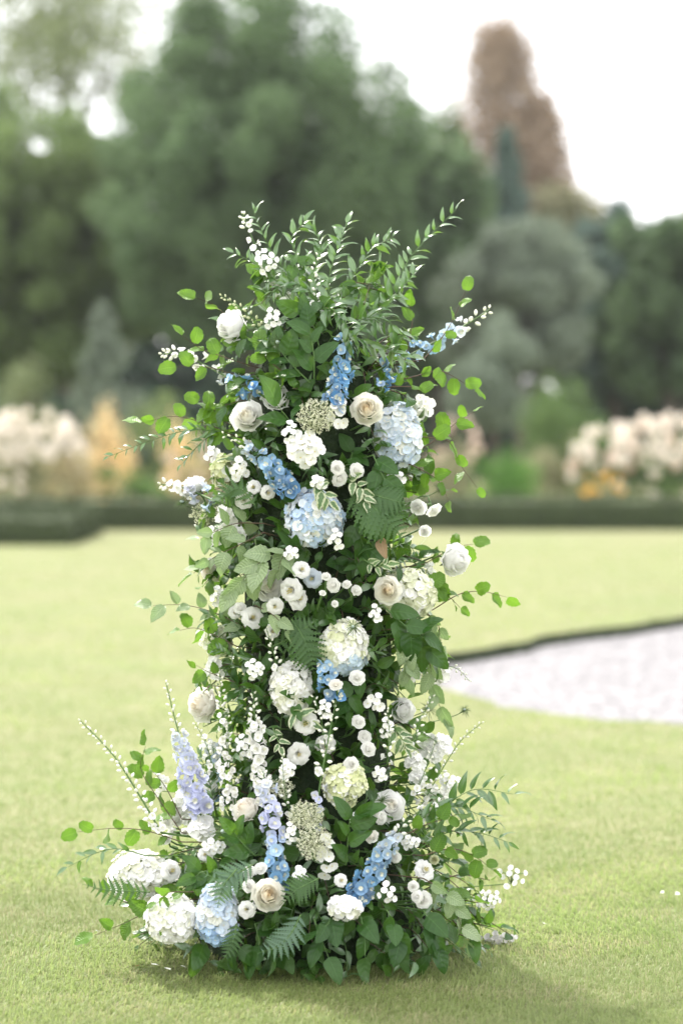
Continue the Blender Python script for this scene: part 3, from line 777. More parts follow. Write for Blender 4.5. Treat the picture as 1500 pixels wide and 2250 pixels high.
def delph_floret(name, seed):
    """delphinium flower: five broad sepals, ruffled inner petals and a pale bee, spur behind; faces +Z"""
    r_ = random.Random(seed); V, F, UV, MI = [], [], [], []
    def ring(n, rad, w0, z0, dz, off, mi, wid):
        for k in range(n):
            a = 2 * math.pi * k / n + off + r_.uniform(-.1, .1); c, s = math.cos(a), math.sin(a); o = len(V); tl = r_.uniform(-.25, .3)
            for t, w_ in ((.08, .2), (.4, .85), (.72, 1.0), (1.0, .2)):
                hwid = wid * w_ * rad * math.sin(math.pi / n)
                for u in (-1, 0, 1):
                    rr = t * rad; zz = z0 + dz * t * t + tl * t + .10 * abs(u) * (1 if j_ else 1) - (.05 if u == 0 and t == 1.0 else 0)
                    V.append((rr * c - u * hwid * s, rr * s + u * hwid * c, zz)); UV.append(((u + 1) / 2, .25 + t * .75))
            for j in range(3):
                for i in range(2):
                    b = o + j * 3 + i; F.append((b, b + 1, b + 4, b + 3)); MI.append(mi)
    j_ = 1
    ring(5, 1.0, 1, -.1, .34, 0, 0, 1.0); ring(3, .46, 1, .06, .3, .5, 0, .9)
    ring(3, .34, 1, .2, .22, .2, 1, .85)
    o = len(V)
    for t in range(4):
        q = t / 3; rr = .2 * (1 - q) + .02
        for i in range(5): V.append((rr * math.cos(i * 1.257), rr * math.sin(i * 1.257) + .15 * q * q, -.1 - .8 * q)); UV.append((.5, .5))
    for t in range(3):
        for i in range(5): F.append((o + t * 5 + i, o + t * 5 + (i + 1) % 5, o + t * 5 + 5 + (i + 1) % 5, o + t * 5 + 5 + i)); MI.append(0)
    m = mesh_from(name, V, F, [M_FLOR, M_BEE], UV); m.polygons.foreach_set('material_index', MI); return m
DEL = [delph_floret('delphinium_floret', k) for k in range(3)]
def bud_mesh(name, mat, stalk=1.3):
    V, F, UV = [], [], []
    pr = [(-1.0, .12), (-.75, .42), (-.25, .62), (.3, .58), (.75, .32), (1.0, .05)]
    for z, r_ in pr:
        for i in range(7):
            a = i * 2 * math.pi / 7; V.append((r_ * math.cos(a), r_ * math.sin(a), z)); UV.append((i / 7, .3 + (z + 1) * .35))
    for k in range(5):
        for i in range(7): F.append((k * 7 + i, k * 7 + (i + 1) % 7, k * 7 + 7 + (i + 1) % 7, k * 7 + 7 + i))
    MI = [0] * len(F); o = len(V)
    tv, tf = tube([Vector((0, 0, -1)), Vector((.05, 0, -1 - stalk * .5)), Vector((.0, 0, -1 - stalk))], .1, .1, 4)
    V += [tuple(v) for v in tv]; UV += [(.5, .5)] * len(tv); F += [tuple(i + o for i in q) for q in tf]; MI += [1] * len(tf)
    m = mesh_from(name, V, F, [mat, M_STEM], UV); m.polygons.foreach_set('material_index', MI); return m
BUD = bud_mesh('bud', M_FLOR)

WHITE = (.95, .945, .93); PURE = (.95, .95, .95); CREAM = (.95, .93, .87); BLUSH = (.95, .925, .885); PEACH = (.94, .83, .65)
BLUE = (.085, .25, .50); MIDB = (.18, .40, .65); PALEB = (.38, .59, .81); LAV = (.62, .65, .87); ICE = (.72, .78, .87); LIME = (.64, .68, .42)
def mixc_(a, b, t): return tuple(x + (y - x) * t for x, y in zip(a, b))
def jit(c, s=.05): 
    k = 1 + random.uniform(-s, s); return tuple(min(.96, x * k) for x in c)

def place_dir(px, py, face, k=1.0, off=0.0):
    y, n = surf(px, py, k); loc = at(px, py, y + off)
    d = Vector(face) if face else n * .75 + Vector((0, -.55, .22))
    return loc, d.normalized()
def stem_to_core(root, loc, d, r=.0022, mat=None, length=.2, start=0.0):
    """stalk running from the back of a bloom into the column"""
    core = Vector((at(AXIS_PX, 1100, 0).x, .0, loc.z - .12)) - loc
    p = [-d * start, -d * (start + length * .3) + Vector((0, 0, -.01)), core * .6]
    v, f = tube(catmull(p, 6), r, r, 5); obj('stem', mesh_from('stem', v, f, mat or M_STEM), root)

def rings_bloom(name, label, cat, group, px, py, rpx, meshes, table, color, inner=None, face=None, off=0.0, eye=False, k=1.06, skip=0, squash=1.0):
    loc, d = place_dir(px, py, face, k, off)
    s = px2m(rpx, loc.y) / 1.02
    root = thing(name, label, cat, loc, group)
    sp = random.uniform(0, 6.28); nr = len(table)
    opn = random.uniform(.72, 1.1) if meshes is not ROSEM else random.uniform(.95, 1.03); dia = Matrix.Diagonal((opn, opn * random.uniform(.92, 1.06), random.uniform(.9, 1.25), 1))
    if meshes is not ROSEM: d = (d + Vector((random.uniform(-.5, .5), 0, random.uniform(-.4, .45)))).normalized()
    for q, row in enumerate(table):
        if q < skip: continue
        n = row[1]; tcol = q / (nr - 1)
        c = mixc_(inner, color, min(1, max(0, tcol * 1.7 - .1))) if inner else color
        for i in range(n):
            a = sp + q * 1.9 + 2 * math.pi * i / n + random.uniform(-.13, .13)
            sc_ = s * random.uniform(.95, 1.05)
            M = axis_frame(Vector((0, 0, 0)), d + Vector((random.uniform(-.04, .04), 0, random.uniform(-.04, .04))), 0, 1) @ dia @ Matrix.Rotation(a, 4, 'Z') @ Matrix.Scale(sc_, 4)
            obj('petal', meshes[q][i % 2], root, M, jit(c, .03))
    if meshes is not LISIM: obj('heart', HEART, root, axis_frame(d * (0 if meshes is ROSEM else -.50 * s), d, sp, s), inner or color)
    if eye: obj('stamens', EYE, root, axis_frame(Vector((0, 0, 0)), d, 0, s))
    if rpx > 15: obj('calyx', CALYX, root, axis_frame(Vector((0, 0, 0)), d, 0, s * .9))
    stem_to_core(root, loc, d, .0028, start=s * .8)
    return root
def rose(label, px, py, r, color=WHITE, inner=None, face=None, off=0.0, group='large roses in the column', **kw):
    return rings_bloom('rose', label, 'rose', group, px, py, r, ROSEM, ROSE, color, inner, face, off, **kw)
def lisi(label, px, py, r, color=PURE, inner=None, face=None, off=0.0, group='ruffled white lisianthus', **kw):
    return rings_bloom('lisianthus', label, 'flower', group, px, py, r, LISIM, LISI, color, inner, face, off, eye=True, **kw)
def spray(label, px, py, r, color=WHITE, inner=None, face=None, off=0.0, group='small white spray roses', **kw):
    return rings_bloom('spray_rose', label, 'rose', group, px, py, r, SPRAYM, SPRAY, color, inner, face, off, eye=False, **kw)

def hydrangea(label, px, py, rx, ry, pal, face=None, off=0.0, n=None, fr=10.5, group='hydrangea heads in the column', bottom=None, cone=0.0, tilt=0.0, name='hydrangea'):
    y, nn = surf(px, py, 1.0); loc = at(px, py, y + off + .012)
    root = thing(name, label, 'hydrangea', loc, group)
    ax, az = px2m(rx, loc.y), px2m(ry, loc.y); ay = min(ax, az) * .9; fs = px2m(fr, loc.y)
    N_ = n or int(12.57 * rx * ry / (fr * fr * 1.55))
    cv, sv = math.cos(tilt), math.sin(tilt)
    gold = math.pi * (3 - math.sqrt(5)); ph = random.uniform(0, 6)
    cnt = 0
    lump = [(random.uniform(-1, 1), random.uniform(-1, 0.2), random.uniform(-1, 1)) for _ in range(5)]
    for i in range(N_):
        zz = 1 - 2 * (i + .5) / N_; rr = math.sqrt(1 - zz * zz); a = i * gold + ph
        u = Vector((rr * math.cos(a), rr * math.sin(a), zz))
        if u.y > .22: continue
        u += Vector((random.uniform(-.07, .07), random.uniform(-.05, .05), random.uniform(-.07, .07))); u.normalize()
        k = 1 - cone * max(0, -(u.x * sv + u.z * cv)) if cone else 1.0
        bump = .82 + .24 * max(0, max(u.dot(Vector(l).normalized()) for l in lump)) ** 2 + random.uniform(-.07, .05)
        if random.random() < .03: continue
        p = Vector((u.x * ax * k, u.y * ay * k, u.z * az)) * bump
        nrm = Vector((u.x / ax, u.y / ay, u.z / az)).normalized() + Vector((random.uniform(-.35, .35), random.uniform(-.35, .35), random.uniform(-.25, .45)))
        t = random.random()
        patch = .5 + .5 * math.sin(u.x * 4.1 + ph) * math.sin(u.z * 3.7 + ph * 2)
        c = pal[0] if t < .42 + .4 * (patch - .5) else (pal[1] if t < .78 else pal[2])
        if bottom and u.z < -.5 + random.uniform(-.25, .25): c = bottom
        obj('floret', HYD[i % 3], root, axis_frame(p, nrm, random.uniform(0, 6.28), fs * random.uniform(.85, 1.15)), jit(c, .06)); cnt += 1
    V, F = [], []
    for j in range(7):
        th = math.pi * j / 6
        for i in range(10):
            a = i * math.pi / 5; V.append((ax * .8 * math.sin(th) * math.cos(a), ay * .8 * math.sin(th) * math.sin(a), az * .8 * math.cos(th)))
    for j in range(6):
        for i in range(10): F.append((j * 10 + i, j * 10 + (i + 1) % 10, j * 10 + 10 + (i + 1) % 10, j * 10 + 10 + i))
    obj('flower_branches', mesh_from('flower_branches', V, F, M_LACEC), root)
    stem_to_core(root, loc, Vector((0, -1, .1)), .004, start=ay * .6)
    return root
M_LACEC = plain_mat('hydrangea_stalks', (.22, .28, .12), (.36, .40, .22), 120, .8)
PB = (ICE, (.62, .72, .86), (.78, .79, .74)); PWG = (WHITE, (.77, .79, .62), (.72, .75, .52)); PW = (PURE, WHITE, (.78, .79, .66)); PG = ((.72, .75, .50), (.66, .70, .40), WHITE)

def cluster(label, px, py, rx, ry, meshes, color, n, fr, group, name='phlox_cluster', cat='flower', face=None, off=-.02, core=True):
    loc, d = place_dir(px, py, face, 1.05, off); root = thing(name, label, cat, loc, group)
    ax, az, fs = px2m(rx, loc.y), px2m(ry, loc.y), px2m(fr, loc.y)
    parts = []
    for i in range(n):
        a = i * 2.4 + random.uniform(-.2, .2); q = math.sqrt((i + .5) / n)
        p = Vector((ax * q * math.cos(a), -.6 * min(ax, az) * math.sqrt(max(0, 1 - q * q * .9)), az * q * math.sin(a)))
        nr = Vector((p.x / ax * .8, -.8, p.z / az * .8 + .15)) + Vector((random.uniform(-.3, .3), 0, random.uniform(-.3, .3)))
        obj('floret', meshes[i % len(meshes)], root, axis_frame(p, nr, random.uniform(0, 6), fs * random.uniform(.85, 1.15)), jit(color, .04))
        parts.append(tube([p - nr.normalized() * fs * .2, p * .5 + Vector((0, .01, 0)), Vector((0, .05, -.03))], .0012, .0012, 4))
    v, f = merge(parts); obj('flower_stalks', mesh_from('flower_stalks', v, f, M_STEM), root)
    core = Vector((at(AXIS_PX, 1100, 0).x, .0, max(.03, loc.z - .15))) - loc; q0 = Vector((0, .05, -.03))
    v, f = tube(catmull([q0, q0.lerp(core, .4) + Vector((0, 0, .03)), q0.lerp(core, .75)], 6), .0014, .0018, 5); obj('stem', mesh_from('stem', v, f, M_STEM), root)
    return root

def pts3(P, k=1.05, tipoff=None):
    """pixel path -> 3-D path; a third value overrides the depth"""
    out = []
    for q in P:
        y = q[2] if len(q) > 2 else surf(q[0], q[1], k)[0]
        out.append(at(q[0], q[1], y))
    return out
def sample(path, t):
    u = t * (len(path) - 1); i = min(int(u), len(path) - 2); f = u - i
    return path[i].lerp(path[i + 1], f), (path[i + 1] - path[i]).normalized()

def delph(label, P, n, r0, r1, colors, nb=8, br=5, group='delphinium spikes', t0=0.0, t1=.75, budcol=WHITE, name='delphinium', stem_r=.0026, around=1.0, back=True, lay=.55):
    path = catmull(pts3(P, 1.12), 22); base = path[0].copy(); path = [p - base for p in path]
    root = thing(name, label, 'flower', base, group)
    inner = Vector((at(AXIS_PX, 1100, 0).x, .02, base.z - .10)) - base
    v, f = tube([inner * .6] + path, stem_r * 1.2, stem_r * .45, 6); obj('stem', mesh_from('stem', v, f, M_STEM), root)
    dep = base.y; a = random.uniform(0, 6)
    n = max(2, int(n * 1.2))
    for i in range(n):
        t = t0 + (t1 - t0) * (i + .5 + random.uniform(-.3, .3)) / n; p, tg = sample(path, max(0, t)); a += 2.4
        s1 = tg.cross(Vector((0, 1, 0))).normalized(); s2 = tg.cross(s1)
        d = (s1 * math.cos(a) + s2 * math.sin(a)); 
        if d.y > .35: d.y *= -1
        d = (d + Vector((0, -.25, 0)) + tg * .25).normalized()
        rp = (r0 + (r1 - r0) * (i + .5) / n) * .9; s = px2m(rp, base.y)
        u = (i + .5) / n * (len(colors) - 1); k = min(int(u), len(colors) - 2) if len(colors) > 1 else 0
        c = mixc_(colors[k], colors[k + 1], u - k) if len(colors) > 1 else colors[0]
        d2 = (d + Vector((random.uniform(-.35, .35), random.uniform(-.2, .2), random.uniform(-.45, .25)))).normalized()
        c = mixc_(c, PURE, random.random() ** 2 * .3)
        obj('floret', DEL[i % 3], root, axis_frame(p + d * s * random.uniform(.7, 1.75), d2, random.uniform(0, 6.28), s * random.uniform(.75, 1.15)), jit(c, .12))
    for i in range(nb):
        t = t1 - .04 + (1.02 - t1 + .02) * (i + .5) / nb; p, tg = sample(path, min(1, t)); a += 2.4
        s1 = tg.cross(Vector((0, 1, 0))).normalized(); s2 = tg.cross(s1)
        d = (s1 * math.cos(a) + s2 * math.sin(a) * .8 + tg * (lay + .6 * i / nb)).normalized()
        s = px2m(br * (1.1 - .5 * i / nb), base.y)
        obj('bud', BUD, root, axis_frame(p + d * s * 2.2, d, 0, s), jit(mixc_(budcol, LIME, .15 + .3 * i / nb), .05))
    return root

def branch(name, label, cat, group, P, leaves, n, size, mat=M_STEM, spread=.9, up=.5, taper=.35, r=.0018, t0=.12, jitter=.35, pair=False, hang=0.0, face=.45, tocore=True, lean=0.0):
    """leafy branch: size = leaf length in photo pixels"""
    path = catmull(pts3(P, 1.02), 20); base = path[0].copy(); path = [p - base for p in path]
    root = thing(name, label, cat, base, group)
    ext = [((Vector((at(AXIS_PX, 1100, 0).x, .03, base.z - .05)) - base) * .5)] if tocore else []
    v, f = tube(ext + path, r * 1.3, r * .4, 5); obj('stem', mesh_from('stem', v, f, mat), root)
    s0 = px2m(size, base.y)
    for i in range(n):
        t = t0 + (1 - t0) * (i / max(1, n - 1)); p, tg = sample(path, min(.999, t))
        side = tg.cross(Vector((0, -1, 0))); side = side.normalized() if side.length > .05 else Vector((1, 0, 0))
        sg = 1 if i % 2 else -1
        rnd = Vector((random.gauss(0, 1), random.gauss(0, 1), random.gauss(0, 1))) * jitter
        d = tg * (.75 if i < n - 1 else 2.0) + side * (sg * spread * (1 if i < n - 1 else .1)) + rnd * .6 + Vector((0, 0, -hang))
        nrm = Vector((0, -face, up)) + rnd + side * (-sg * .2) + Vector((lean, -.25, .25))
        s = s0 * (1 - taper * t) * random.uniform(.75, 1.2)
        obj('leaf', random.choice(leaves), root, frame(p, d, nrm) @ Matrix.Scale(s, 4))
    return root

def fern(label, P, n=13, w=60, pin=PINNA, group='fern fronds'):
    path = catmull(pts3(P, 1.12), 20); base = path[0].copy(); path = [p - base for p in path]
    root = thing('fern_frond', label, 'fern', base, group)
    v, f = tube(path, .0022, .0006, 5); obj('stem', mesh_from('stem', v, f, M_STEM), root)
    for i in range(n):
        t = .06 + .93 * i / (n - 1); p, tg = sample(path, min(.999, t))
        nrm = Vector((.1, -1, .35)); side = tg.cross(nrm).normalized(); q = t
        ln = px2m(w, base.y) * (math.sin(math.pi * min(1, .18 + q * .62)) ** 1.0) * (1.05 - q ** 3) * random.uniform(.92, 1.08)
        for sg in (-1, 1):
            d = tg * .5 + side * sg + Vector((0, random.uniform(-.12, .12), -.1))
            obj('leaflet', pin[0], root, frame(p, d, nrm + Vector((random.uniform(-.15, .15), 0, random.uniform(-.1, .2)))) @ Matrix.Scale(ln, 4))
    return root

def lace(label, px, py, rx, ry, col=None, off=-.04, group='lacy flower umbels', n=64):
    loc, d = place_dir(px, py, None, 1.06, off); root = thing('lace_flower', label, 'flower', loc, group)
    ax, az = px2m(rx, loc.y), px2m(ry, loc.y)
    tr, rays = [], []
    for i in range(n):
        q = math.sqrt((i + .5) / n); a = i * 2.4
        c = Vector((ax * q * math.cos(a), -.35 * ax * (1 - q * q) + random.uniform(-.006, .006), az * q * math.sin(a)))
        rays.append(tube([Vector((0, .06, -.04)), c * .6 + Vector((0, .03, 0)), c + Vector((0, .004, 0))], .0008, .0006, 4))
        for k in range(26):
            v_ = rand_unit(1)[0]; v_[1] = -abs(v_[1]) * .6
            p = np.array(c) + v_ * px2m(5.6, loc.y) * (rng.random() ** .5); s = px2m(rng.uniform(1.5, 2.6), loc.y)
            e = rand_unit(2); a_ = e[0] * s; b_ = e[1] * s
            tr.append([p - a_, p + a_, p + b_]); tr.append([p - b_, p + b_, p + a_ * .5])
    v, f = merge(rays); obj('rays', mesh_from('rays', v, f, M_LACEC), root)
    u = obj('florets', tris_mesh('florets', np.array(tr), M_LACE), root); u['kind'] = 'stuff'
    stem_to_core(root, loc, d, .002, start=.05)
    return root

def threads(label, px, py, rpx, n=70, group='thread-leaved sprigs', pod=True, off=-.03):
    loc, d = place_dir(px, py, None, 1.08, off); root = thing('nigella_sprig', label, 'plant', loc, group)
    rm = px2m(rpx, loc.y); parts = []
    for i in range(n):
        u = Vector(rand_unit(1)[0]); e = u * rm * random.uniform(.5, 1.0); m_ = e * .5 + Vector((0, 0, rm * .12))
        parts.append(tube([Vector((0, 0, 0)), m_, e], .0007, .0003, 3))
    v, f = merge(parts); o = obj('thread_leaves', mesh_from('thread_leaves', v, f, M_THREAD), root); o['kind'] = 'stuff'
    stem_to_core(root, loc, d, .0012)
    if pod: obj('bud', BUD, root, axis_frame(Vector((0, -.004, .004)), d, 0, rm * .22), (.55, .66, .62))
    return root
# ================================================================= the flower column: what stands where
# solid core added to block light and keep the column's interior dark
V, F = [], []
rows = list(range(680, 2121, 60))
for py in rows:
    c = at(AXIS_PX, py, 0); rr = px2m(prof(py), 0) * (.64 if py < 1700 else .62) * (.5 if py < 660 else .8 if py < 760 else 1)
    for i in range(24):
        a = i * math.pi / 12; q = rr * (1 + random.uniform(-.09, .09)); V.append((c.x + q * math.cos(a), q * math.sin(a), max(-.02, c.z + random.uniform(-.012, .012)) if py < 2120 else -.02))
for k in range(len(rows) - 1):
    for i in range(24): F.append((k * 24 + i, k * 24 + (i + 1) % 24, k * 24 + 24 + (i + 1) % 24, k * 24 + 24 + i))
o_ = len(V); c = at(AXIS_PX, 660, 0); V.append((c.x, 0, c.z))
for i in range(24): F.append((i, (i + 1) % 24, o_))
tag(obj('added_dark_core', mesh_from('added_dark_core', V, F, M_CORE_DARK)), 'added dark core that blocks light between the leaves of the flower column', 'added core')

# leafy filler packed all round the core
def filler(label, cat, group, px_, py_, theta, leaves, n, size, droop=.15, out=1.0, name='leafy_sprig'):
    c = at(AXIS_PX, py_, 0); Rm = px2m(prof(py_), 0); od = Vector((math.sin(theta), -math.cos(theta), 0))
    base = Vector((c.x, 0, c.z)) + od * Rm * .62
    if base.z < .03: base.z = .03
    root = thing(name, label, cat, base, group)
    tip = od * Rm * .34 * out + Vector((random.uniform(-.04, .04), 0, random.uniform(-.06, .10) - droop * .2))
    mid = tip * .5 + Vector((random.uniform(-.02, .02), 0, .03))
    path = catmull([Vector((0, 0, 0)), mid, tip], 10)
    v, f = tube(path, .002, .001, 4); obj('stem', mesh_from('stem', v, f, M_TWIG if random.random() < .5 else M_STEM), root)
    s0 = px2m(size, 0)
    for i in range(n):
        t = .1 + .9 * i / (n - 1); p, tg = sample(path, min(.999, t)); rv = Vector(rand_unit(1)[0])
        d = od * .15 + rv * .95 + Vector((0, 0, .1 - droop)); nrm = od * .9 + Vector((0, 0, .7)) + Vector(rand_unit(1)[0]) * .55
        obj('leaf', random.choice(leaves), root, frame(p, d, nrm) @ Matrix.Scale(s0 * random.uniform(.7, 1.25), 4))
    return root
ZONES = ((620, 860, 'at shoulder height', 40), (860, 1080, 'in its upper part', 56), (1080, 1290, 'just above mid height', 60), (1290, 1500, 'just below mid height', 60), (1500, 1720, 'in its lower part', 62), (1720, 1900, 'where it widens', 64), (1900, 2080, 'close to the grass', 92))
for a, b, where, n in ZONES:
    for k in range(n):
        u_ = (k * .7549 + a * .37) % 1.0
        th = (u_ / .86 * 2 - 1) * 1.75 if u_ < .86 else math.pi + (u_ - .93) * 20
        th = (th + math.pi) % 6.28318 - math.pi
        py_ = a + (b - a) * ((k * .618) % 1.0)
        side = 'front' if abs(th) < .6 else 'back' if abs(th) > 2.2 else 'right flank' if th > 0 else 'left flank'
        q = k % 5
        kind, lv, sz, n_ = (('dark green leafy sprig', L_FILL, 44, 9), ('light green beech-like sprig', L_BEECH, 42, 6) if abs(th) > .9 else ('dark green leafy sprig', L_FILL, 40, 9), ('small-leaved green sprig', L_SMALL, 26, 13), ('narrow-leaved green sprig', L_RUSC, 44, 10), ('mid green broad-leaved sprig', L_SALAL, 46, 7))[q]
        filler('%s filling the %s of the flower column %s' % (kind, side, where), 'foliage', kind + 's filling the column', 0, py_, th, lv, n_, sz, .2 if b > 1750 else .1, 1.0 if k % 3 else 1.25, name=('beech_sprig' if 'beech' in kind else 'small_leaved_sprig' if 'small' in kind else 'narrow_leaved_sprig' if 'narrow' in kind else 'broad_leaved_sprig' if 'broad' in kind else 'dark_leafy_sprig'))

# ---- large roses
rose('white rose looking left at the upper left edge of the column', 508, 716, 39, PURE, None, (-.7, -.6, .2), -.09)
rose('open white rose beside the round green leaf in the upper part of the column', 542, 914, 39, WHITE, (.94, .90, .80), (-.15, -.95, .25), -.04)
rose('peach-hearted cream rose touching the upper blue hydrangea', 806, 899, 37, CREAM, PEACH, (-.05, -1, .22), -.06)
rose('peach-hearted cream rose overlapping the pale green hydrangea at mid height', 852, 1296, 32, CREAM, PEACH, (-.2, -1, .05), -.085)
rose('closed white rose nodding at the right edge of the column', 1000, 1230, 39, PURE, None, (.55, -.6, -.1), -.11)
rose('cream rose looking left over the lawn at the left edge of the lower column', 445, 1548, 39, BLUSH, (.94, .86, .74), (-.6, -.75, .15), -.06)
rose('cream rose seen from the side between the delphiniums at the foot', 540, 1779, 34, BLUSH, (.94, .86, .74), (-.5, -.55, .55), -.03)
rose('open cream rose with peach heart low at the front of the foot', 590, 1966, 39, CREAM, PEACH, (.15, -.95, .3), -.05)
rose('blush rose half hidden by pale beech leaves at the left edge', 466, 1252, 31, BLUSH, (.94, .84, .74), (-.6, -.75, .2), .01)
rose('white rose tucked behind the large pale beech leaf', 588, 1287, 36, WHITE, (.94, .90, .80), (.3, -.95, .1), -.01)
rose('white rose facing away at the left edge beside the pale delphinium', 425, 1068, 30, PURE, None, (-.6, -.2, .6), .02)
rose('white rose wrapped in thread leaves at the right of the foot', 856, 1770, 36, PURE, (.94, .91, .83), (.25, -.9, .35), -.01)
rose('white rose half hidden in the right side of the lower column', 886, 1560, 30, PURE, None, (.45, -.85, .1), .01)
rose('white rose behind the open white rose near the round green leaf', 606, 872, 32, PURE, None, (.05, -.8, .55), .03)

# ---- lisianthus
lisi('large ruffled white lisianthus in the middle left of the column', 636, 1298, 36, face=(.1, -1, .3), off=-.05)
lisi('ruffled white lisianthus overlapped by the larger one in the middle left', 660, 1314, 31, face=(.4, -.9, .1), off=-.02)
lisi('lowest of three small white lisianthus under the upper left blue delphinium', 535, 1097, 20, face=(-.4, -.95, -.1), off=-.03)
lisi('upper of three small white lisianthus under the upper left blue delphinium', 556, 1069, 20, face=(-.05, -1, .2), off=-.03)
lisi('right of three small white lisianthus under the upper left blue delphinium', 590, 1083, 21, face=(.2, -1, .15), off=-.03)
lisi('round ruffled white lisianthus below the white hydrangea', 671, 1590, 33, face=(0, -1, .12), off=-.05)
lisi('ruffled white lisianthus left of the white bud spike in the lower column', 657, 1658, 25, face=(-.1, -1, .2), off=-.03)
lisi('white lisianthus with frayed petals right of the white bud spike', 716, 1640, 27, face=(.2, -1, .2), off=.0)
lisi('white lisianthus at the top of the cluster in the centre of the column', 664, 1250, 22, face=(-.1, -1, .35), off=-.04)
lisi('bluish white lisianthus at the bottom of the cluster in the centre', 684, 1272, 22, ICE, None, (.1, -1, -.2), -.02)
lisi('ruffled white lisianthus under the drooping pale beech leaf', 556, 1356, 27, face=(-.1, -1, .1), off=-.03)
lisi('small white lisianthus right of the drooping pale beech leaf', 600, 1387, 21, face=(.1, -1, -.25), off=-.03)
lisi('white lisianthus bud just below the large ruffled lisianthus', 604, 1334, 19, face=(-.1, -1, -.2), off=-.05)
lisi('white lisianthus beside the left white hydrangea at the foot', 450, 1877, 19, face=(.1, -1, .25), off=-.05)
lisi('wide white lisianthus with dark centre at the right of the foot', 936, 1910, 32, face=(.15, -.75, .65), off=-.05)
lisi('white lisianthus with dark centre left of the blue delphinium at the foot', 751, 1934, 18, face=(.35, -.9, .1), off=-.05)
lisi('white lisianthus at the upper end of the left white hydrangea', 380, 1912, 27, face=(.35, -.9, .2), off=-.05)
lisi('white lisianthus below the cream rose low on the left of the foot', 540, 1998, 20, face=(-.1, -1, .1), off=-.05)
lisi('white lisianthus on the left edge at mid height beside the yellow-green leaf', 520, 1177, 20, face=(-.4, -.9, .1), off=-.01)
lisi('white lisianthus on the left edge below the blush rose', 516, 1345, 18, face=(-.3, -.9, .2), off=-.02)

# ---- spray roses
spray('small white spray rose low right of the white hydrangea, uppermost of its column', 785, 1488, 20, face=(.1, -1, .1), off=-.05)
spray('cream spray rose bud at the tip of the white bud spike', 737, 1502, 15, BLUSH, None, (-.1, -.9, .5), -.06)
spray('flat open white spray rose right of the lower white bud spike', 789, 1584, 22, face=(0, -1, .15), off=-.05)
spray('white spray rose in the lower column, larger of a touching pair', 811, 1643, 21, face=(.1, -1, .1), off=-.05)
spray('small white spray rose above the larger of the touching pair', 803, 1618, 16, face=(0, -.9, .5), off=-.02)
spray('white spray rose directly above the pale green cone hydrangea', 770, 1679, 19, face=(0, -1, .15), off=-.06)
spray('open white spray rose with yellow eye in the centre of the column', 730, 1286, 17, face=(0, -1, .15), off=-.06)
spray('white spray rose left of the yellow-eyed one in the centre', 716, 1264, 14, face=(-.1, -.9, .4), off=-.06)
spray('white spray rose right of the yellow-eyed one in the centre', 761, 1282, 14, face=(.1, -.9, .3), off=-.06)
spray('white spray rose next to the dark leaves left of the peach-hearted mid rose', 785, 1296, 16, face=(.1, -1, .1), off=-.05)
spray('tiny white spray rose bud under the yellow-eyed one', 709, 1302, 8, face=(0, -.9, .3), off=-.06)
spray('tiny white spray rose bud hanging lowest in the centre group', 736, 1326, 9, face=(0, -.9, .3), off=-.06)
spray('cream spray rose right of the trio under the lacy white flower', 785, 1033, 17, face=(.05, -1, .2), off=-.05)
spray('cream spray rose upper of the pair under the lacy white flower', 742, 1027, 17, face=(-.1, -1, .3), off=-.05)
spray('cream spray rose lower of the pair under the lacy white flower', 748, 1054, 18, face=(0, -1, -.1), off=-.04)
spray('white spray rose left of two on the right edge below the fern', 917, 1116, 18, face=(.1, -.8, -.5), off=-.01)
spray('white spray rose outermost on the right edge below the thread leaves', 955, 1124, 18, face=(.5, -.6, -.5), off=.0)
spray('white spray rose hanging low on the right edge above the closed rose', 934, 1168, 18, face=(.2, -.8, -.4), off=.0)
for lab, x, y, r in (('top spray rose of the tight white bunch at the left of the foot', 381, 1781, 20), ('left spray rose of the tight white bunch at the left of the foot', 365, 1806, 17),
                     ('right spray rose of the tight white bunch at the left of the foot', 391, 1803, 17), ('lowest spray rose of the tight white bunch at the left of the foot', 362, 1841, 17),
                     ('small spray rose at the lower right of the tight white bunch', 406, 1828, 12), ('middle spray rose of the tight white bunch at the left of the foot', 378, 1826, 14)):
    spray(lab, x, y, r, face=(random.uniform(-.4, .1), -1, random.uniform(.1, .6)), off=-.05)
spray('white spray rose left of the pair above the open cream rose', 546, 1913, 18, face=(-.2, -1, .3), off=-.06)
spray('white spray rose right of the pair above the open cream rose', 571, 1906, 19, face=(.1, -1, .4), off=-.05)
spray('white spray rose touching the left of the open cream rose', 549, 1946, 20, face=(-.1, -1, .1), off=-.07)
spray('upper left white spray rose below the dark-centred lisianthus', 907, 1947, 18, face=(-.1, -1, .3), off=-.06)
spray('white spray rose hanging lowest below the dark-centred lisianthus', 931, 1977, 19, face=(.1, -1, -.1), off=-.06)
spray('small white spray rose between the two below the dark-centred lisianthus', 914, 1970, 14, face=(-.2, -1, 0), off=-.06)
spray('greenish spray rose bud right above the dark-centred lisianthus', 954, 1888, 14, (.72, .73, .50), None, (.2, -.8, .5), -.05)
spray('white spray rose beside the top of the blue foot delphinium', 815, 1836, 19, BLUSH, None, (-.2, -.9, .5), -.03)
spray('white spray rose right of the blue foot delphinium', 868, 1885, 18, WHITE, None, (.4, -.9, .2), -.03)
spray('white spray rose bud pair left one above the blue foot delphinium', 822, 1786, 18, WHITE, None, (-.3, -.8, .5), -.03)
spray('white spray rose nodding right above the blue foot delphinium', 839, 1798, 14, WHITE, None, (.4, -.8, -.1), -.03)
spray('white spray rose at the left edge under the pale beech leaves', 717 - 190, 1335, 14, face=(-.3, -1, .3), off=-.03)

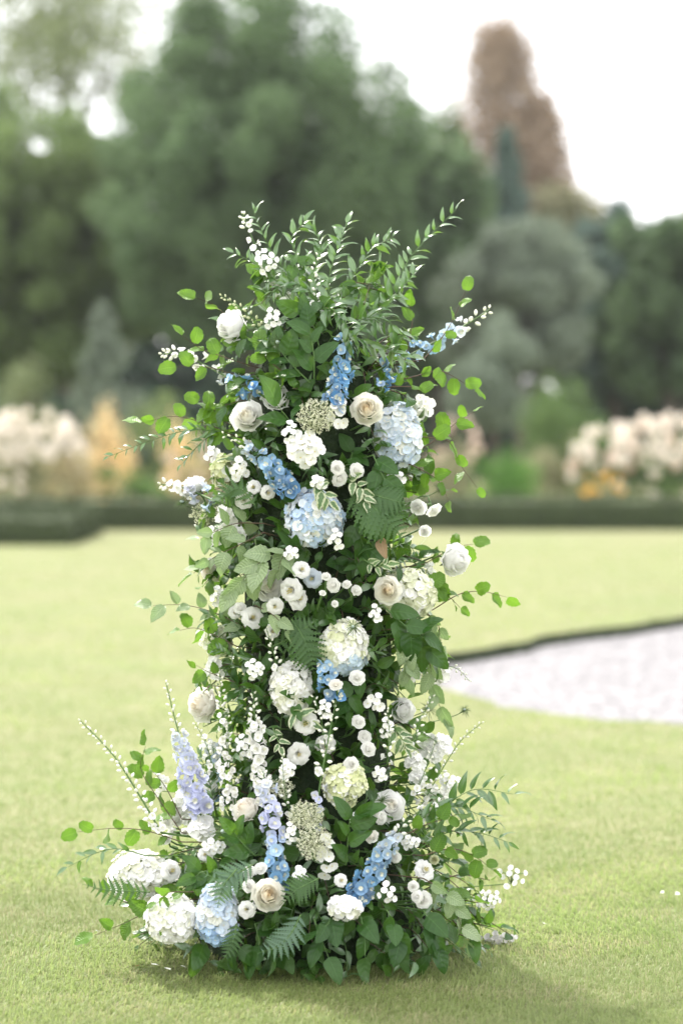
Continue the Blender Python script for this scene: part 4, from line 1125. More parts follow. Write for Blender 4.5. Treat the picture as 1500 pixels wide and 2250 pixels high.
# ---- hydrangeas
hydrangea('tall pale blue hydrangea beside the upper peach-hearted rose', 875, 958, 53, 68, PB, off=-.01)
hydrangea('round blue and white hydrangea in the middle of the column', 690, 1138, 60, 66, (MIDB, ICE, WHITE) if False else (ICE, (.52, .66, .85), WHITE), off=.01)
hydrangea('round pale green hydrangea beside the mid-height peach-hearted rose', 894, 1307, 58, 58, PWG, off=-.01)
hydrangea('white hydrangea turning blue at its lower edge in the middle of the column', 755, 1420, 53, 58, PWG, off=.0, bottom=(.60, .72, .85))
hydrangea('dense pure white hydrangea left of the middle in the lower column', 635, 1512, 48, 57, PW, off=.0, fr=9.5)
hydrangea('cream green cone-shaped hydrangea in the lower column', 757, 1728, 50, 50, PG, off=-.04, fr=8.5, cone=.5)
hydrangea('long white green hydrangea lying leftmost at the foot', 316, 1926, 74, 56, PW, off=-.2, fr=9.5, tilt=.4)
hydrangea('round white green hydrangea low on the lawn at the left of the foot', 380, 2013, 55, 58, PW, off=-.17, fr=9.5)
hydrangea('blue and white hydrangea low at the foot beside the round white green one', 476, 2008, 48, 66, PB, off=-.08, bottom=(.45, .62, .84))
hydrangea('small white hydrangea low at the front centre of the foot', 757, 1993, 37, 26, PW, off=-.03, fr=9.5)
hydrangea('lime green hydrangea half hidden by phlox in the upper left', 502, 1036, 36, 36, PG, off=.01, fr=9.5)
hydrangea('pale hydrangea half hidden by leaves on the left edge below mid height', 480, 1412, 30, 34, PWG, off=.02, fr=9.5)

# ---- delphiniums
delph('deep blue delphinium hanging above the upper peach-hearted rose', [(732, 895), (742, 850), (752, 800), (758, 750)], 22, 17, 13, [BLUE, MIDB, MIDB, PALEB], 3, 5, t1=1.0)
delph('blue delphinium reaching right with white buds at its tip', [(858, 800), (915, 772), (985, 735), (1040, 703), (1074, 680)], 19, 17, 13, [MIDB, PALEB, PALEB, PURE], 9, 7.5, t1=.66)
delph('blue delphinium reaching left with white bells at its tip', [(575, 868), (520, 840), (455, 805), (400, 778), (358, 777)], 15, 17, 11, [BLUE, MIDB, WHITE, WHITE, WHITE], 9, 7, t1=.82)
delph('blue delphinium slanting across the upper left of the column', [(645, 1085), (615, 1045), (578, 1010), (545, 985)], 21, 17, 14, [BLUE, MIDB, PALEB, ICE], 3, 5, t1=1.0)
delph('small blue delphinium cluster right of the glossy leaves', [(835, 862), (850, 838), (866, 818)], 7, 12, 10, [BLUE, MIDB], 0, 5, t1=1.0)
delph('pale blue delphinium pointing left below the white rose facing away', [(470, 1100), (430, 1082), (395, 1070), (356, 1064)], 13, 17, 10, [PALEB, LAV, PURE, PURE], 5, 7, t1=.85)
delph('tall lavender delphinium spike rising left over the lawn', [(440, 1790, -.22), (418, 1690, -.2), (390, 1600, -.18), (365, 1500, -.17)], 30, 20, 13, [LAV, LAV, ICE], 18, 6, t1=.62)
delph('long white bud spike leaning far left at the foot', [(355, 1830, -.24), (305, 1745, -.22), (250, 1660, -.2), (178, 1584, -.18)], 6, 12, 8, [PURE, WHITE], 46, 6.4, t1=.16, lay=.35)
delph('pale blue delphinium standing in front of the foot', [(612, 1935, -.42), (604, 1850, -.4), (592, 1770, -.38), (578, 1695, -.36)], 26, 17, 13, [MIDB, PALEB, LAV, LAV, ICE], 6, 6, t1=.9)
delph('bright blue delphinium leaning right at the front of the foot', [(775, 1990, -.42), (810, 1930, -.41), (845, 1870, -.39), (892, 1805, -.36)], 28, 19, 13, [BLUE, MIDB, PALEB, ICE], 8, 7, t1=.85)
delph('thick white larkspur in the lower left of the column', [(580, 1770, -.3), (570, 1680, -.3), (562, 1600, -.29), (556, 1525, -.28)], 26, 14, 12, [WHITE, WHITE, PURE], 12, 6, t1=.75)
delph('thin white larkspur at the left edge of the lower column', [(500, 1780, -.24), (493, 1680, -.23), (490, 1590, -.22), (483, 1480, -.2)], 20, 10, 9, [WHITE], 14, 5, t1=.8, stem_r=.0018)
delph('second thin white larkspur between the left edge and the thick larkspur', [(520, 1790, -.26), (505, 1680, -.25), (500, 1560, -.25)], 12, 10, 8, [WHITE], 14, 5, t1=.6, stem_r=.0018)
delph('upright white bud spike in front of the lower column', [(690, 1830, -.36), (702, 1730, -.36), (722, 1620, -.35), (742, 1520, -.33)], 6, 13, 12, [LAV, LAV, PURE], 22, 6.5, t1=.45, lay=.1)
delph('blue delphinium peeping out under the mid white hydrangea', [(735, 1545), (722, 1500), (712, 1455)], 12, 15, 13, [BLUE, MIDB, PALEB], 0, 5, t1=1.0)
delph('wispy white bud stem at the right of the lower column', [(925, 1770, -.16), (965, 1700, -.15), (1010, 1630, -.14), (1058, 1588, -.13)], 3, 9, 8, [WHITE], 24, 5, t1=.2, stem_r=.0015)
delph('second wispy bud stem right beside the first at the lower column', [(905, 1760, -.2), (935, 1690, -.19), (960, 1620, -.18)], 4, 10, 9, [WHITE], 14, 5, t1=.3, stem_r=.0015)
delph('wispy white bud stem over the gravel at the right edge', [(930, 1455, -.12), (970, 1462, -.1), (1005, 1470, -.09), (1030, 1496, -.08)], 2, 9, 8, [WHITE], 16, 4.5, t1=.2, stem_r=.0013)
delph('white delphinium standing at the top left of the column', [(640, 690, -.1), (605, 620, -.08), (570, 560, -.07), (533, 470, -.06)], 17, 10, 8, [WHITE, PURE], 8, 6, t1=.92)
delph('greenish bud spike above the upper left white rose', [(590, 735, -.1), (555, 700, -.08), (520, 672, -.07), (487, 650, -.06)], 2, 8, 7, [LIME, WHITE], 22, 5, t1=.15, budcol=(.62, .66, .42), stem_r=.0016)
delph('pale blue delphinium half hidden behind the thin larkspur', [(480, 1760, -.12), (474, 1690, -.11), (468, 1640, -.1)], 10, 13, 11, [PALEB, ICE], 0, 5, t1=1.0)
delph('white delphinium at the lower right of the foot by the glossy leaves', [(905, 1800, -.3), (950, 1775, -.28), (990, 1755, -.25)], 6, 11, 9, [WHITE], 8, 5, t1=.7, stem_r=.0015)
delph('blue delphinium deep between cream rose and fern at the foot', [(640, 1950, -.38), (622, 1915, -.38), (610, 1885, -.38)], 7, 14, 12, [BLUE, MIDB], 0, 5, t1=1.0)

# ---- phlox, stock, lace flowers
cluster('white phlox cluster below the upper lacy flower', 672, 985, 36, 34, PHLOX, PURE, 16, 14, 'white phlox')
cluster('loose white phlox florets between lacy flower and peach-hearted rose', 742, 905, 18, 44, PHLOX, PURE, 7, 13, 'white phlox')
cluster('white phlox cluster above the tall blue hydrangea at the right', 926, 893, 24, 24, PHLOX, WHITE, 10, 11, 'white phlox')
cluster('white phlox on the lime green hydrangea in the upper left', 527, 1030, 20, 22, PHLOX, WHITE, 8, 9, 'white phlox')
cluster('white phlox sprig under the round blue hydrangea', 738, 1188, 16, 24, PHLOX, WHITE, 7, 8, 'white phlox')
cluster('white phlox sprig in the lower right of the column', 822, 1540, 18, 20, PHLOX, PURE, 6, 10, 'white phlox')
cluster('white phlox sprig low right of the small white hydrangea', 850, 1962, 22, 22, PHLOX, WHITE, 7, 8, 'white phlox')
cluster('round white phlox cluster right of the tight bunch at the left of the foot', 444, 1818, 25, 24, PHLOX, PURE, 18, 12, 'white phlox')
cluster('white stock cluster above the tight bunch at the left of the foot', 416, 1768, 32, 34, STOCK, PURE, 20, 13, 'white stock', 'stock_cluster')
cluster('white stock cluster on the right of the lower column', 955, 1640, 30, 28, STOCK, PURE, 18, 12, 'white stock', 'stock_cluster')
cluster('small white stock cluster below the right stock of the lower column', 911, 1674, 15, 14, STOCK, PURE, 7, 11, 'white stock', 'stock_cluster')
cluster('tiny white stock sprig right of the cone hydrangea', 917, 1705, 12, 12, STOCK, PURE, 6, 10, 'white stock', 'stock_cluster')
cluster('pale stock cluster on the right edge above the gravel', 962, 1478, 18, 20, STOCK, WHITE, 9, 11, 'white stock', 'stock_cluster')
cluster('white stock on the left edge above the blush rose', 497, 1140, 20, 24, STOCK, WHITE, 9, 11, 'white stock', 'stock_cluster')
cluster('white stock at the right end of the foot above glossy leaves', 963, 1742, 26, 12, STOCK, WHITE, 8, 11, 'white stock', 'stock_cluster')
cluster('white stock flowers left of the thin larkspur on the left edge', 470, 1470, 16, 18, STOCK, WHITE, 7, 11, 'white stock', 'stock_cluster')
cluster('loose white florets along the lower edge of the lacy flower at the foot', 718, 1880, 18, 46, PHLOX, PURE, 8, 13, 'white phlox')
cluster('tiny white blossoms at the right end of the foot', 1070, 1975, 30, 22, PHLOX, WHITE, 18, 5.5, 'tiny white blossoms', 'blossom_sprig', face=(.3, -.9, .3), off=.02)
cluster('tiny white blossoms lying on the grass right of the foot', 1092, 2062, 42, 13, PHLOX, (.7, .68, .7), 22, 6, 'tiny white blossoms', 'blossom_sprig', face=(.1, -.7, .7), off=.0)
cluster('white florets on the wispy stem at the far right of the foot', 1125, 1925, 32, 26, PHLOX, WHITE, 10, 7, 'tiny white blossoms', 'blossom_sprig', face=(.3, -.9, .3), off=.03)
lace('lacy greenish white flower beside the upper peach-hearted rose', 694, 915, 42, 38)
lace('upper lacy greenish white flower at the foot', 672, 1790, 40, 30, off=-.06)
lace('lower lacy greenish white flower at the foot', 690, 1850, 38, 40, off=-.05)
lace('lacy pale flower hanging on the left edge above the beech leaves', 450, 1128, 34, 24, off=.02, n=30)
lace('lacy pale flower half hidden in the lower left of the column', 620, 1730, 26, 24, off=.0, n=26)
threads('thread-leaved sprig at the left edge below the pale delphinium', 400, 1105, 24)
threads('thread-leaved sprig over the mid white hydrangea', 775, 1380, 28, off=-.09)
threads('thread-leaved sprig with seed pod over the gravel on the right edge', 1020, 1562, 18, off=-.02)
threads('thread-leaved sprig on the right edge under the beech leaves', 968, 1075, 22, off=.0)
threads('thread-leaved sprig across the white rose at the right of the foot', 838, 1760, 30, 50, off=-.1, pod=False)
threads('thread-leaved sprig in the upper left near the bud spike', 610, 755, 34, 80)
threads('thread-leaved sprig left of the cream rose at the foot', 490, 1830, 40, 90, off=-.05)
threads('thread-leaved sprig behind the lower right stock', 940, 1560, 26, 60)

WG = 'small white filler blossoms'
for lab, x, y, rx, ry, n, fr in (
        ('small white blossoms on the left edge below the far left beech twig', 455, 1400, 22, 20, 10, 7), ('small white blossoms right of the pure white hydrangea', 715, 1560, 14, 18, 7, 7),
        ('small white blossoms on the right edge above the white half hidden rose', 905, 1480, 20, 24, 10, 7), ('small white blossoms low right beside the wispy bud stems', 985, 1715, 24, 18, 11, 7),
        ('small white blossoms left of the thick larkspur', 535, 1640, 16, 30, 10, 7), ('small white blossoms between front delphinium and upper lacy flower', 630, 1690, 16, 20, 9, 8),
        ('small white blossoms under the cone hydrangea', 790, 1800, 20, 14, 8, 8), ('small white blossoms over the left hydrangeas at the foot', 470, 1860, 22, 18, 10, 8),
        ('small white blossoms under the fern on the left edge', 470, 1180, 18, 18, 8, 8), ('small white blossoms above the blue and white mid hydrangea', 700, 1060, 18, 12, 7, 8),
        ('small white blossoms hanging right of the lime green hydrangea', 470, 1000, 16, 14, 7, 8), ('small white blossoms beside the left larkspur at the column edge', 455, 1640, 14, 26, 9, 7),
        ('small white blossoms in the upper left under the bud spike', 600, 700, 18, 20, 8, 7), ('small white blossoms in the glossy top left of the column', 588, 575, 22, 30, 10, 7)):
    cluster(lab, x, y, rx, ry, PHLOX if len(lab) % 2 else STOCK, PURE, n, fr, WG, 'blossom_sprig', off=-.04)

for lab, x, y, rx, ry, n, fr in (
        ('small white blossoms left of the upper lacy flower', 640, 950, 16, 22, 8, 8), ('small white blossoms under the tall blue hydrangea', 870, 1050, 18, 12, 7, 8),
        ('small white blossoms between mid blue hydrangea and centre lisianthus', 640, 1215, 18, 12, 8, 7), ('small white blossoms right of the centre spray roses', 825, 1350, 12, 18, 7, 7),
        ('small white blossoms left of the pure white hydrangea', 560, 1470, 18, 24, 10, 7), ('small white blossoms right of the flat open spray rose', 850, 1600, 14, 20, 8, 7),
        ('small white blossoms below the touching spray rose pair', 835, 1700, 16, 16, 8, 7), ('small white blossoms beside the lower lacy flower', 640, 1830, 12, 24, 8, 7),
        ('small white blossoms above the wide dark-centred lisianthus', 900, 1850, 20, 14, 9, 7), ('small white blossoms between open cream rose and fern', 660, 1920, 16, 14, 7, 7),
        ('small white blossoms under the blush rose on the left edge', 480, 1310, 14, 18, 8, 7), ('small white blossoms on the right edge below the closed white rose', 940, 1250, 12, 16, 6, 7),
        ('small white blossoms left of the lavender delphinium spike', 350, 1720, 14, 26, 9, 8), ('small white blossoms right of the lavender delphinium spike', 460, 1720, 14, 24, 9, 8)):
    cluster(lab, x, y, rx, ry, PHLOX if len(lab) % 2 else STOCK, PURE, n, fr, WG, 'blossom_sprig', off=-.04)
for lab, P, nb in (('slim white bud stem left of the mid white hydrangea', [(610, 1480, -.3), (600, 1430, -.32), (585, 1380, -.33)], 14), ('slim white bud stem right of the pure white hydrangea', [(715, 1640, -.32), (705, 1580, -.34), (690, 1530, -.34)], 12),
        ('slim white bud stem over the dark right side of the lower column', [(850, 1680, -.3), (855, 1610, -.32), (850, 1560, -.32)], 14), ('slim white bud stem at the left edge over the lawn below the cream rose', [(470, 1700, -.2), (455, 1640, -.2), (430, 1590, -.19)], 16),
        ('slim white bud stem right of the thick larkspur', [(640, 1800, -.34), (625, 1730, -.36), (620, 1660, -.36)], 16), ('slim white bud stem on the right flank above the stock cluster', [(900, 1660, -.24), (920, 1590, -.22), (950, 1530, -.2)], 16),
        ('slim white bud stem in the upper left below the white rose', [(560, 1000, -.24), (530, 970, -.24), (490, 955, -.22)], 12), ('slim white bud stem at the top centre of the column', [(700, 680, -.2), (690, 610, -.2), (700, 560, -.18)], 12)):
    delph(lab, P, 3, 9, 8, [PURE], nb, 5.2, t1=.2, stem_r=.0014)

# ---- ruscus: long glossy pointed leaves
RG = 'glossy pointed-leaf branches'
def ruscus(label, P, n, size=46, **kw): return branch('ruscus_branch', label, 'branch', RG, P, L_RUSC, int(n * .85), size * 1.12, M_STEM, **{**dict(spread=.7, up=1.25, face=.55, lean=-.45, taper=.3, r=.0014, jitter=.5), **kw})
ruscus('glossy branch reaching highest at the top right of the column', [(800, 760, -.12), (860, 640, -.1), (910, 555, -.08), (1000, 462, -.06)], 34, 44)
ruscus('glossy branch at the top left beside the white delphinium', [(690, 720, -.15), (640, 620, -.12), (590, 540, -.1), (556, 462, -.08)], 28, 44)
ruscus('glossy branch curling right at the top left of the column', [(700, 700, -.15), (672, 600, -.12), (640, 530, -.1), (668, 488, -.08)], 28, 44)
ruscus('glossy branch in the middle of the column top', [(720, 700, -.15), (725, 600, -.12), (745, 540, -.1), (760, 492, -.06)], 28, 48)
ruscus('glossy branch arching right below the topmost branch', [(740, 720, -.16), (770, 620, -.14), (815, 550, -.12), (862, 522, -.1)], 30, 46)
ruscus('glossy branch leaning left over the dark trees at the column top', [(680, 720, -.15), (610, 620, -.12), (560, 580, -.1), (515, 556, -.08)], 22, 42)
ruscus('glossy branch behind the top centre of the column', [(700, 700, -.02), (690, 610, .0), (705, 550, .02), (690, 500, .04)], 26, 50)
ruscus('glossy branch on the right shoulder of the column', [(760, 740, -.2), (830, 680, -.2), (875, 640, -.18), (912, 600, -.15)], 26, 44)
ruscus('glossy branch drooping over the right shoulder', [(740, 740, -.22), (800, 700, -.24), (850, 705, -.24), (885, 740, -.23)], 28, 48, hang=.35, up=.9)
ruscus('glossy branch drooping in front of the blue delphinium at right', [(730, 740, -.24), (790, 745, -.27), (850, 765, -.27), (900, 800, -.25)], 28, 46, hang=.3, up=.9)
ruscus('glossy branch hanging over the deep blue delphinium', [(700, 680, -.22), (730, 680, -.25), (760, 710, -.27), (775, 760, -.27)], 24, 44, hang=.3, up=.9)
ruscus('glossy branch across the dark leaves of the upper left', [(720, 690, -.2), (680, 640, -.2), (640, 620, -.18), (600, 640, -.16)], 22, 40)
ruscus('fine glossy branch reaching far left at shoulder height', [(520, 950, -.12), (420, 945, -.1), (340, 965, -.08), (240, 1003, -.06)], 32, 36, taper=.45)
ruscus('second fine glossy branch below the far left one', [(530, 960, -.12), (470, 955, -.1), (430, 985, -.1), (400, 1020, -.08)], 20, 36)
ruscus('dark glossy branch spreading right at the foot, reaching farthest', [(900, 1850, -.3), (970, 1780, -.28), (1040, 1735, -.26), (1128, 1745, -.24)], 22, 56, spread=.9)
ruscus('dark glossy branch drooping right at the foot', [(890, 1840, -.32), (950, 1780, -.32), (1010, 1775, -.31), (1075, 1800, -.3)], 24, 54, hang=.35)
ruscus('dark glossy branch low on the right of the foot', [(900, 1880, -.34), (980, 1830, -.33), (1050, 1830, -.31), (1115, 1850, -.3)], 20, 50, hang=.2)
ruscus('glossy branch lying out left at the foot above the grass', [(320, 1880, -.25), (260, 1865, -.24), (210, 1875, -.23), (150, 1905, -.22)], 16, 38)
ruscus('narrow leaved branch on the left edge of the lower middle', [(600, 1430, -.2), (550, 1400, -.2), (500, 1370, -.18), (460, 1350, -.16)], 22, 34)
ruscus('narrow leaved branch left of the white hydrangea', [(620, 1480, -.22), (560, 1450, -.22), (510, 1440, -.2), (470, 1425, -.18)], 22, 34)
ruscus('narrow leaved branch upright behind the foot delphiniums at left', [(470, 1800, -.2), (465, 1740, -.18), (455, 1700, -.17), (440, 1660, -.15)], 18, 32)

# ---- beech: pleated round leaves on brown twigs
BG = 'beech twigs round the column'
def beech(label, P, n, size=44, pale=False, **kw): return branch('beech_twig', label, 'branch', BG, P, L_BEECHP if pale else L_BEECH, n if pale else max(4, int(n * .85)), size, M_TWIG, **{**dict(spread=.8, up=.4, taper=.15, r=.0013, jitter=.6, face=.6), **kw})
beech('yellow-green beech twig above the upper left white rose', [(560, 745, -.1), (510, 705, -.06), (470, 670, -.04), (432, 655, -.03)], 6, 52)
beech('beech twig left of the upper left white rose', [(540, 800, -.12), (480, 780, -.08), (440, 765, -.05), (402, 738, -.04)], 7, 46)
beech('beech twig under the left white bells', [(560, 840, -.12), (490, 815, -.1), (440, 805, -.07), (390, 806, -.05)], 7, 50)
beech('beech twig with three leaves standing above the glossy right shoulder', [(770, 720, -.2), (795, 680, -.18), (805, 650, -.15), (812, 625, -.12)], 5, 40)
beech('beech twig standing upright right of the glossy leaves', [(890, 790, -.15), (900, 740, -.12), (905, 690, -.1), (884, 645, -.08)], 6, 44)
beech('slim beech twig above the right white buds', [(930, 790, -.12), (975, 735, -.09), (1000, 690, -.07), (1022, 640, -.05)], 6, 40)
beech('beech twig below the right blue delphinium', [(900, 830, -.14), (960, 815, -.1), (1000, 830, -.08), (1040, 858, -.06)], 8, 42)
beech('beech twig reaching right level with the tall blue hydrangea', [(920, 990, -.12), (965, 960, -.09), (1000, 930, -.06), (1040, 905, -.05)], 8, 44)
beech('thin beech twig trailing down over the right hedge', [(930, 960, -.12), (985, 970, -.09), (1010, 1020, -.06), (1048, 1072, -.05)], 7, 42)
beech('beech twig pointing left above the fine glossy branch', [(520, 960, -.12), (450, 930, -.1), (380, 915, -.08), (312, 930, -.06)], 9, 52)
beech('beech leaves behind the open white rose on the left', [(560, 940, -.15), (500, 930, -.13), (470, 900, -.11), (440, 880, -.1)], 6, 56)
beech('large pale beech spray over the middle left blush rose', [(640, 1200, -.3), (590, 1225, -.32), (560, 1245, -.33), (520, 1290, -.33)], 7, 82, True, jitter=.3, hang=.35)
beech('pale beech spray hanging left of the blush rose', [(580, 1170, -.28), (520, 1200, -.28), (470, 1225, -.26), (425, 1260, -.25)], 11, 54, True, hang=.3)
beech('pale beech twig on the left edge above the blush rose', [(580, 1150, -.27), (520, 1150, -.26), (480, 1165, -.25), (440, 1185, -.24)], 8, 58, True, hang=.1)
beech('pale beech leaves below the white rose beside lisianthus', [(650, 1200, -.3), (630, 1215, -.32), (620, 1225, -.33), (612, 1250, -.33)], 4, 60, True, hang=.5)
beech('beech leaf pair drooping over the ruffled lisianthus', [(560, 1330, -.29), (590, 1345, -.32), (610, 1360, -.33), (625, 1385, -.33)], 4, 56, True, hang=.5)
beech('beech twig pointing far left at mid height', [(560, 1390, -.2), (480, 1350, -.16), (410, 1330, -.12), (336, 1330, -.1)], 8, 54, True, up=.9)
beech('beech twig on the left edge below the far left twig', [(520, 1420, -.18), (470, 1395, -.16), (430, 1380, -.14), (395, 1385, -.12)], 6, 46)
beech('beech twig with two round leaves on the left edge above the cream rose', [(520, 1500, -.18), (480, 1485, -.16), (455, 1475, -.14), (432, 1462, -.12)], 5, 40)
beech('yellow-green beech twig behind the closed white rose', [(930, 1240, -.14), (975, 1215, -.06), (1010, 1200, -.02), (1038, 1196, .0)], 6, 48)
beech('beech twig reaching far right over the lawn at mid height', [(950, 1340, -.14), (1010, 1305, -.1), (1060, 1300, -.08), (1112, 1312, -.06)], 7, 46, hang=.35)
beech('beech leaves below the closed white rose', [(920, 1290, -.16), (960, 1290, -.14), (985, 1310, -.13), (1010, 1335, -.12)], 7, 46, hang=.2)
beech('pale beech spray hanging in the lower right of the column', [(880, 1380, -.26), (900, 1420, -.27), (890, 1450, -.27), (900, 1490, -.27)], 7, 56, True, hang=.5)
beech('pale beech twig hanging over the gravel edge on the right', [(890, 1400, -.2), (940, 1450, -.18), (950, 1510, -.17), (975, 1575, -.16)], 8, 56, True, hang=.45)
beech('beech leaves right of the pale green hydrangea at its lower edge', [(930, 1340, -.16), (960, 1370, -.15), (965, 1390, -.15), (970, 1420, -.14)], 6, 46, True, hang=.3)
beech('beech twig reaching left at the foot above the white hydrangea', [(400, 1850, -.25), (320, 1825, -.22), (250, 1820, -.2), (172, 1828, -.18)], 9, 46)
beech('beech twig standing left at the foot beside the white bud spike', [(400, 1830, -.2), (345, 1750, -.17), (310, 1690, -.15), (320, 1640, -.14)], 11, 46, up=.6)
beech('yellow-green beech twig between the two left spikes at the foot', [(400, 1800, -.16), (370, 1740, -.14), (350, 1710, -.13), (330, 1690, -.12)], 7, 46)
beech('beech twig lying lowest left on the grass', [(400, 2010, -.36), (330, 2005, -.38), (270, 2030, -.39), (208, 2055, -.4)], 7, 56)
beech('beech twig left of the long white green hydrangea', [(350, 1980, -.34), (290, 1985, -.35), (250, 1970, -.35), (205, 1950, -.35)], 7, 48)
beech('yellow-green beech twig low between the left hydrangeas', [(420, 1960, -.44), (380, 1960, -.46), (365, 1965, -.47), (345, 1985, -.47)], 4, 40)
beech('pale beech twig hanging at the right of the foot', [(930, 1930, -.42), (975, 1960, -.42), (1000, 2000, -.41), (1020, 2060, -.4)], 8, 56, True, hang=.4)
beech('beech twig on the right of the foot below the glossy branches', [(930, 1880, -.36), (990, 1865, -.34), (1040, 1880, -.32), (1080, 1910, -.3)], 10, 48)
beech('beech twig in the right of the foot beside the thread leaves', [(900, 1830, -.38), (940, 1810, -.38), (975, 1800, -.37), (1000, 1790, -.36)], 7, 44)
beech('beech leaves above the tall blue hydrangea on the right', [(860, 850, -.22), (900, 850, -.2), (930, 860, -.18), (950, 830, -.16)], 7, 42)
beech('beech leaves right of the tall blue hydrangea', [(900, 1020, -.2), (940, 1040, -.17), (965, 1060, -.16), (985, 1100, -.15)], 8, 44)
beech('beech leaves across the upper left between rose and delphinium', [(640, 830, -.24), (600, 800, -.24), (580, 780, -.22), (560, 760, -.2)], 7, 54)

# ---- single broad leaves and broad-leaved stems
def broad(label, P, n, size=72, group='broad-leaved stems', leaves=None, **kw): return branch('broad_leaf_stem', label, 'foliage', group, P, leaves or L_SALAL, n, size, M_STEM, **{**dict(spread=.9, up=.4, taper=.1, r=.0018, jitter=.35, face=.8), **kw})
broad('round green leaf beside the open white rose', [(640, 930, -.28), (625, 910, -.3), (612, 895, -.31)], 2, 84)
broad('dark broad leaves left of the deep blue delphinium', [(690, 830, -.26), (690, 790, -.27), (685, 750, -.27), (680, 720, -.26)], 6, 62)
broad('dark broad leaves in the upper centre under the glossy branches', [(700, 760, -.22), (690, 720, -.23), (660, 690, -.23)], 5, 64)
broad('broad green leaves left of the dark ones in the upper left', [(680, 840, -.26), (640, 800, -.26), (615, 770, -.25), (590, 750, -.22)], 8, 66)
broad('large dark pointed leaves below the tall blue hydrangea', [(820, 1000, -.27), (835, 1035, -.3), (850, 1065, -.31)], 4, 88, hang=.6)
broad('dark broad leaves behind the fern', [(780, 1130, -.27), (790, 1170, -.28), (800, 1210, -.28)], 6, 74, hang=.4)
broad('dark broad leaves under the pale green hydrangea', [(840, 1330, -.27), (890, 1375, -.29), (925, 1395, -.28)], 6, 72, hang=.3)
broad('dark broad leaf hanging right of the mid white hydrangea', [(890, 1390, -.26), (930, 1410, -.25), (940, 1440, -.24)], 4, 68, hang=.5)
broad('broad leaves right of the flat open spray rose', [(800, 1480, -.28), (770, 1520, -.29), (770, 1560, -.29)], 5, 56, hang=.4)
broad('maple-like bright leaves right of the lower lacy flower', [(760, 1900, -.42), (765, 1840, -.45), (770, 1800, -.46), (790, 1790, -.46)], 8, 62)
broad('broad leaves left of the front delphinium at the foot', [(560, 1880, -.38), (530, 1850, -.4), (515, 1830, -.41)], 5, 66)
broad('broad leaves between the left hydrangeas and cream rose', [(500, 1920, -.4), (450, 1915, -.42), (430, 1925, -.43)], 6, 66)
SG = 'broad leaves along the bottom edge'
for lab, P, n, s in (('broad leaves hanging lowest at the front centre of the foot', [(690, 2020, -.44), (705, 2060, -.5), (720, 2100, -.52)], 6, 84),
                     ('broad leaves right of the front centre at the bottom edge', [(790, 2010, -.44), (800, 2050, -.48), (802, 2100, -.5)], 6, 80),
                     ('broad leaves below the small white hydrangea', [(730, 2010, -.45), (720, 2030, -.5), (700, 2045, -.52)], 6, 76),
                     ('broad leaves right of the small white hydrangea at the bottom edge', [(850, 2000, -.44), (870, 2040, -.47), (885, 2080, -.48)], 8, 74),
                     ('broad leaves at the right end of the bottom edge', [(930, 2000, -.42), (950, 2040, -.44), (960, 2080, -.45)], 8, 72),
                     ('broad leaves under the low blue hydrangea', [(500, 2050, -.42), (520, 2070, -.46), (530, 2090, -.47)], 7, 70),
                     ('broad leaves under the round white green hydrangea', [(440, 2040, -.38), (450, 2070, -.42), (440, 2085, -.43)], 6, 66),
                     ('broad leaves below the open cream rose', [(600, 2020, -.42), (610, 2050, -.46), (600, 2085, -.48)], 7, 72),
                     ('broad leaves at the far right bottom by the fallen blossoms', [(1000, 1980, -.36), (1030, 2020, -.37), (1040, 2060, -.38)], 7, 64),
                     ('broad leaves just left of the low fern at the bottom edge', [(560, 2030, -.43), (570, 2070, -.47), (560, 2100, -.48)], 5, 74)):
    broad(lab, P, max(3, n - 3), s * .95, SG, hang=.8, up=.3, jitter=.65, spread=.6)
broad('variegated sprig beside the centre spray roses under the blue hydrangea', [(760, 1050, -.3), (790, 1070, -.33), (800, 1100, -.34)], 8, 36, 'variegated sprigs', L_VAR)
broad('variegated sprig over the round blue hydrangea', [(690, 1060, -.3), (705, 1075, -.34), (725, 1100, -.35)], 7, 40, 'variegated sprigs', L_VAR)
broad('variegated sprig with four pale leaves left of the ruffled lisianthus', [(600, 1600, -.3), (610, 1625, -.33), (615, 1640, -.34)], 5, 30, 'variegated sprigs', L_VAR)
broad('variegated sprig above the mid-height peach-hearted rose', [(800, 1230, -.3), (825, 1245, -.33), (850, 1240, -.34)], 8, 30, 'variegated sprigs', L_VAR)
broad('variegated sprig at the dark right side of the lower column', [(860, 1590, -.26), (880, 1620, -.28), (890, 1640, -.28)], 8, 36, 'variegated sprigs', L_VAR)
broad('variegated sprig under the white hydrangea of the lower column', [(640, 1560, -.32), (655, 1570, -.34), (680, 1585, -.34)], 5, 40, 'variegated sprigs', L_VAR)
broad('dry brown curled leaf below the fern', [(835, 1180, -.3), (842, 1190, -.32)], 1, 66, 'dry leaves', L_DRY, hang=1.5, t0=.0, jitter=.1)

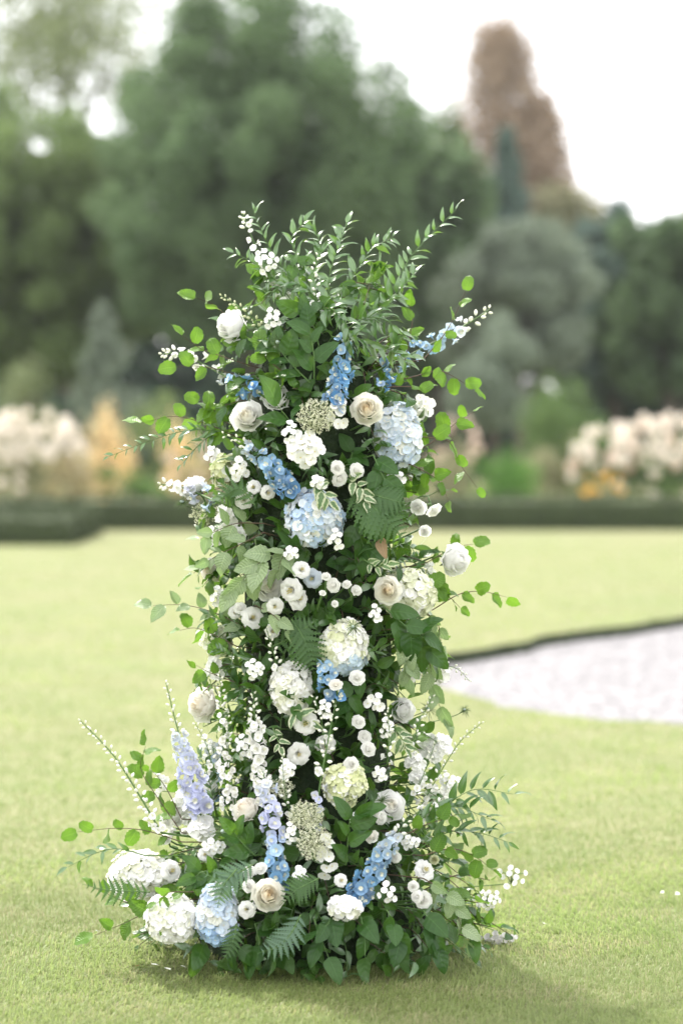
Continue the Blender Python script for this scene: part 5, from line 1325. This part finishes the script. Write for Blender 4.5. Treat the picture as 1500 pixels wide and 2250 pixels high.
# ---- ferns
fern('dark fern frond pointing down right in the upper middle of the column', [(775, 1075, -.3), (815, 1110, -.34), (850, 1145, -.35), (892, 1185, -.34)], 12, 74)
fern('second dark fern frond just above the first', [(790, 1080, -.29), (830, 1090, -.33), (865, 1100, -.34), (895, 1105, -.33)], 10, 46)
fern('dark fern frond left of the mid white hydrangea', [(640, 1360, -.3), (665, 1400, -.33), (680, 1440, -.33), (690, 1480, -.32)], 11, 52)
fern('dark fern frond under the drooping pale beech leaves', [(600, 1420, -.28), (640, 1400, -.31), (670, 1380, -.32), (700, 1360, -.31)], 10, 44)
fern('grey green fern frond across the top of the low blue hydrangea', [(555, 1900, -.48), (520, 1920, -.5), (490, 1935, -.51), (440, 1915, -.5)], 11, 44, PINNAP)
fern('grey green fern frond hanging over the low blue hydrangea', [(520, 1910, -.5), (495, 1940, -.52), (485, 1965, -.52), (478, 1995, -.52)], 9, 34, PINNAP)
fern('grey fern frond low at the front left of the bottom edge', [(660, 2010, -.5), (640, 2050, -.54), (610, 2080, -.55), (565, 2095, -.55)], 11, 44, PINNAP)
fern('green fern frond right of the open cream rose', [(700, 1930, -.48), (670, 1945, -.51), (645, 1960, -.52), (615, 1990, -.52)], 11, 40)
fern('green fern frond left of the long white hydrangea', [(330, 1960, -.36), (280, 1958, -.37), (230, 1955, -.37), (180, 1942, -.37)], 11, 36)
fern('fern frond hanging left of the low blue hydrangea over the shade', [(520, 2030, -.48), (515, 2060, -.5), (505, 2085, -.5), (490, 2110, -.5)], 9, 30)
fern('dark fern frond on the left edge below the small lisianthus trio', [(560, 1110, -.28), (530, 1075, -.27), (500, 1085, -.26), (470, 1110, -.25)], 11, 40)

# ---- fallen bits on the lawn
FP = [petal_mesh('fallen_petal', .8, -.1, .12, .7, .1, .12, 0, 4, 3, 200 + k) for k in range(2)]
for lab, x, y, s, c in (('white petal lying on the grass in front of the left of the foot', 365, 2153, 15, PURE), ('small white petal right of the larger fallen one', 384, 2166, 10, PURE),
                        ('pale petal lying farthest right of the fallen group in front', 420, 2160, 10, WHITE), ('orange brown bit of leaf left of the fallen white petal', 343, 2146, 8, (.45, .22, .08)),
                        ('dark brown bit of leaf leftmost of the fallen group', 309, 2156, 7, (.16, .07, .03)), ('white petal on the lawn well right of the foot', 1211, 2061, 9, PURE),
                        ('white petal at the right edge of the lawn', 1486, 1994, 9, PURE), ('second white petal near the right edge of the lawn', 1452, 1990, 8, PURE),
                        ('pale blue petal below the beech twig lying lowest left', 230, 2078, 9, ICE), ('pale blue petal in front of the broad leaves at the bottom', 770, 2120, 7, PALEB)):
    D_ = FPX * CAM.z / (y - 963.0); p = at(x, y, D_ + CAM.y); s_ = px2m(s * 1.5, p.y)
    o = obj('fallen_petal', FP[0] if s > 9 else FP[1], None, Matrix.Translation((p.x - s_ * .5, p.y, .034)) @ Matrix.Rotation(random.uniform(0, 6), 4, 'Z') @ Matrix.Rotation(.25, 4, 'X') @ Matrix.Scale(s_ * 1.1, 4), c)
    tag(o, lab, 'petal', 'bits fallen on the lawn')
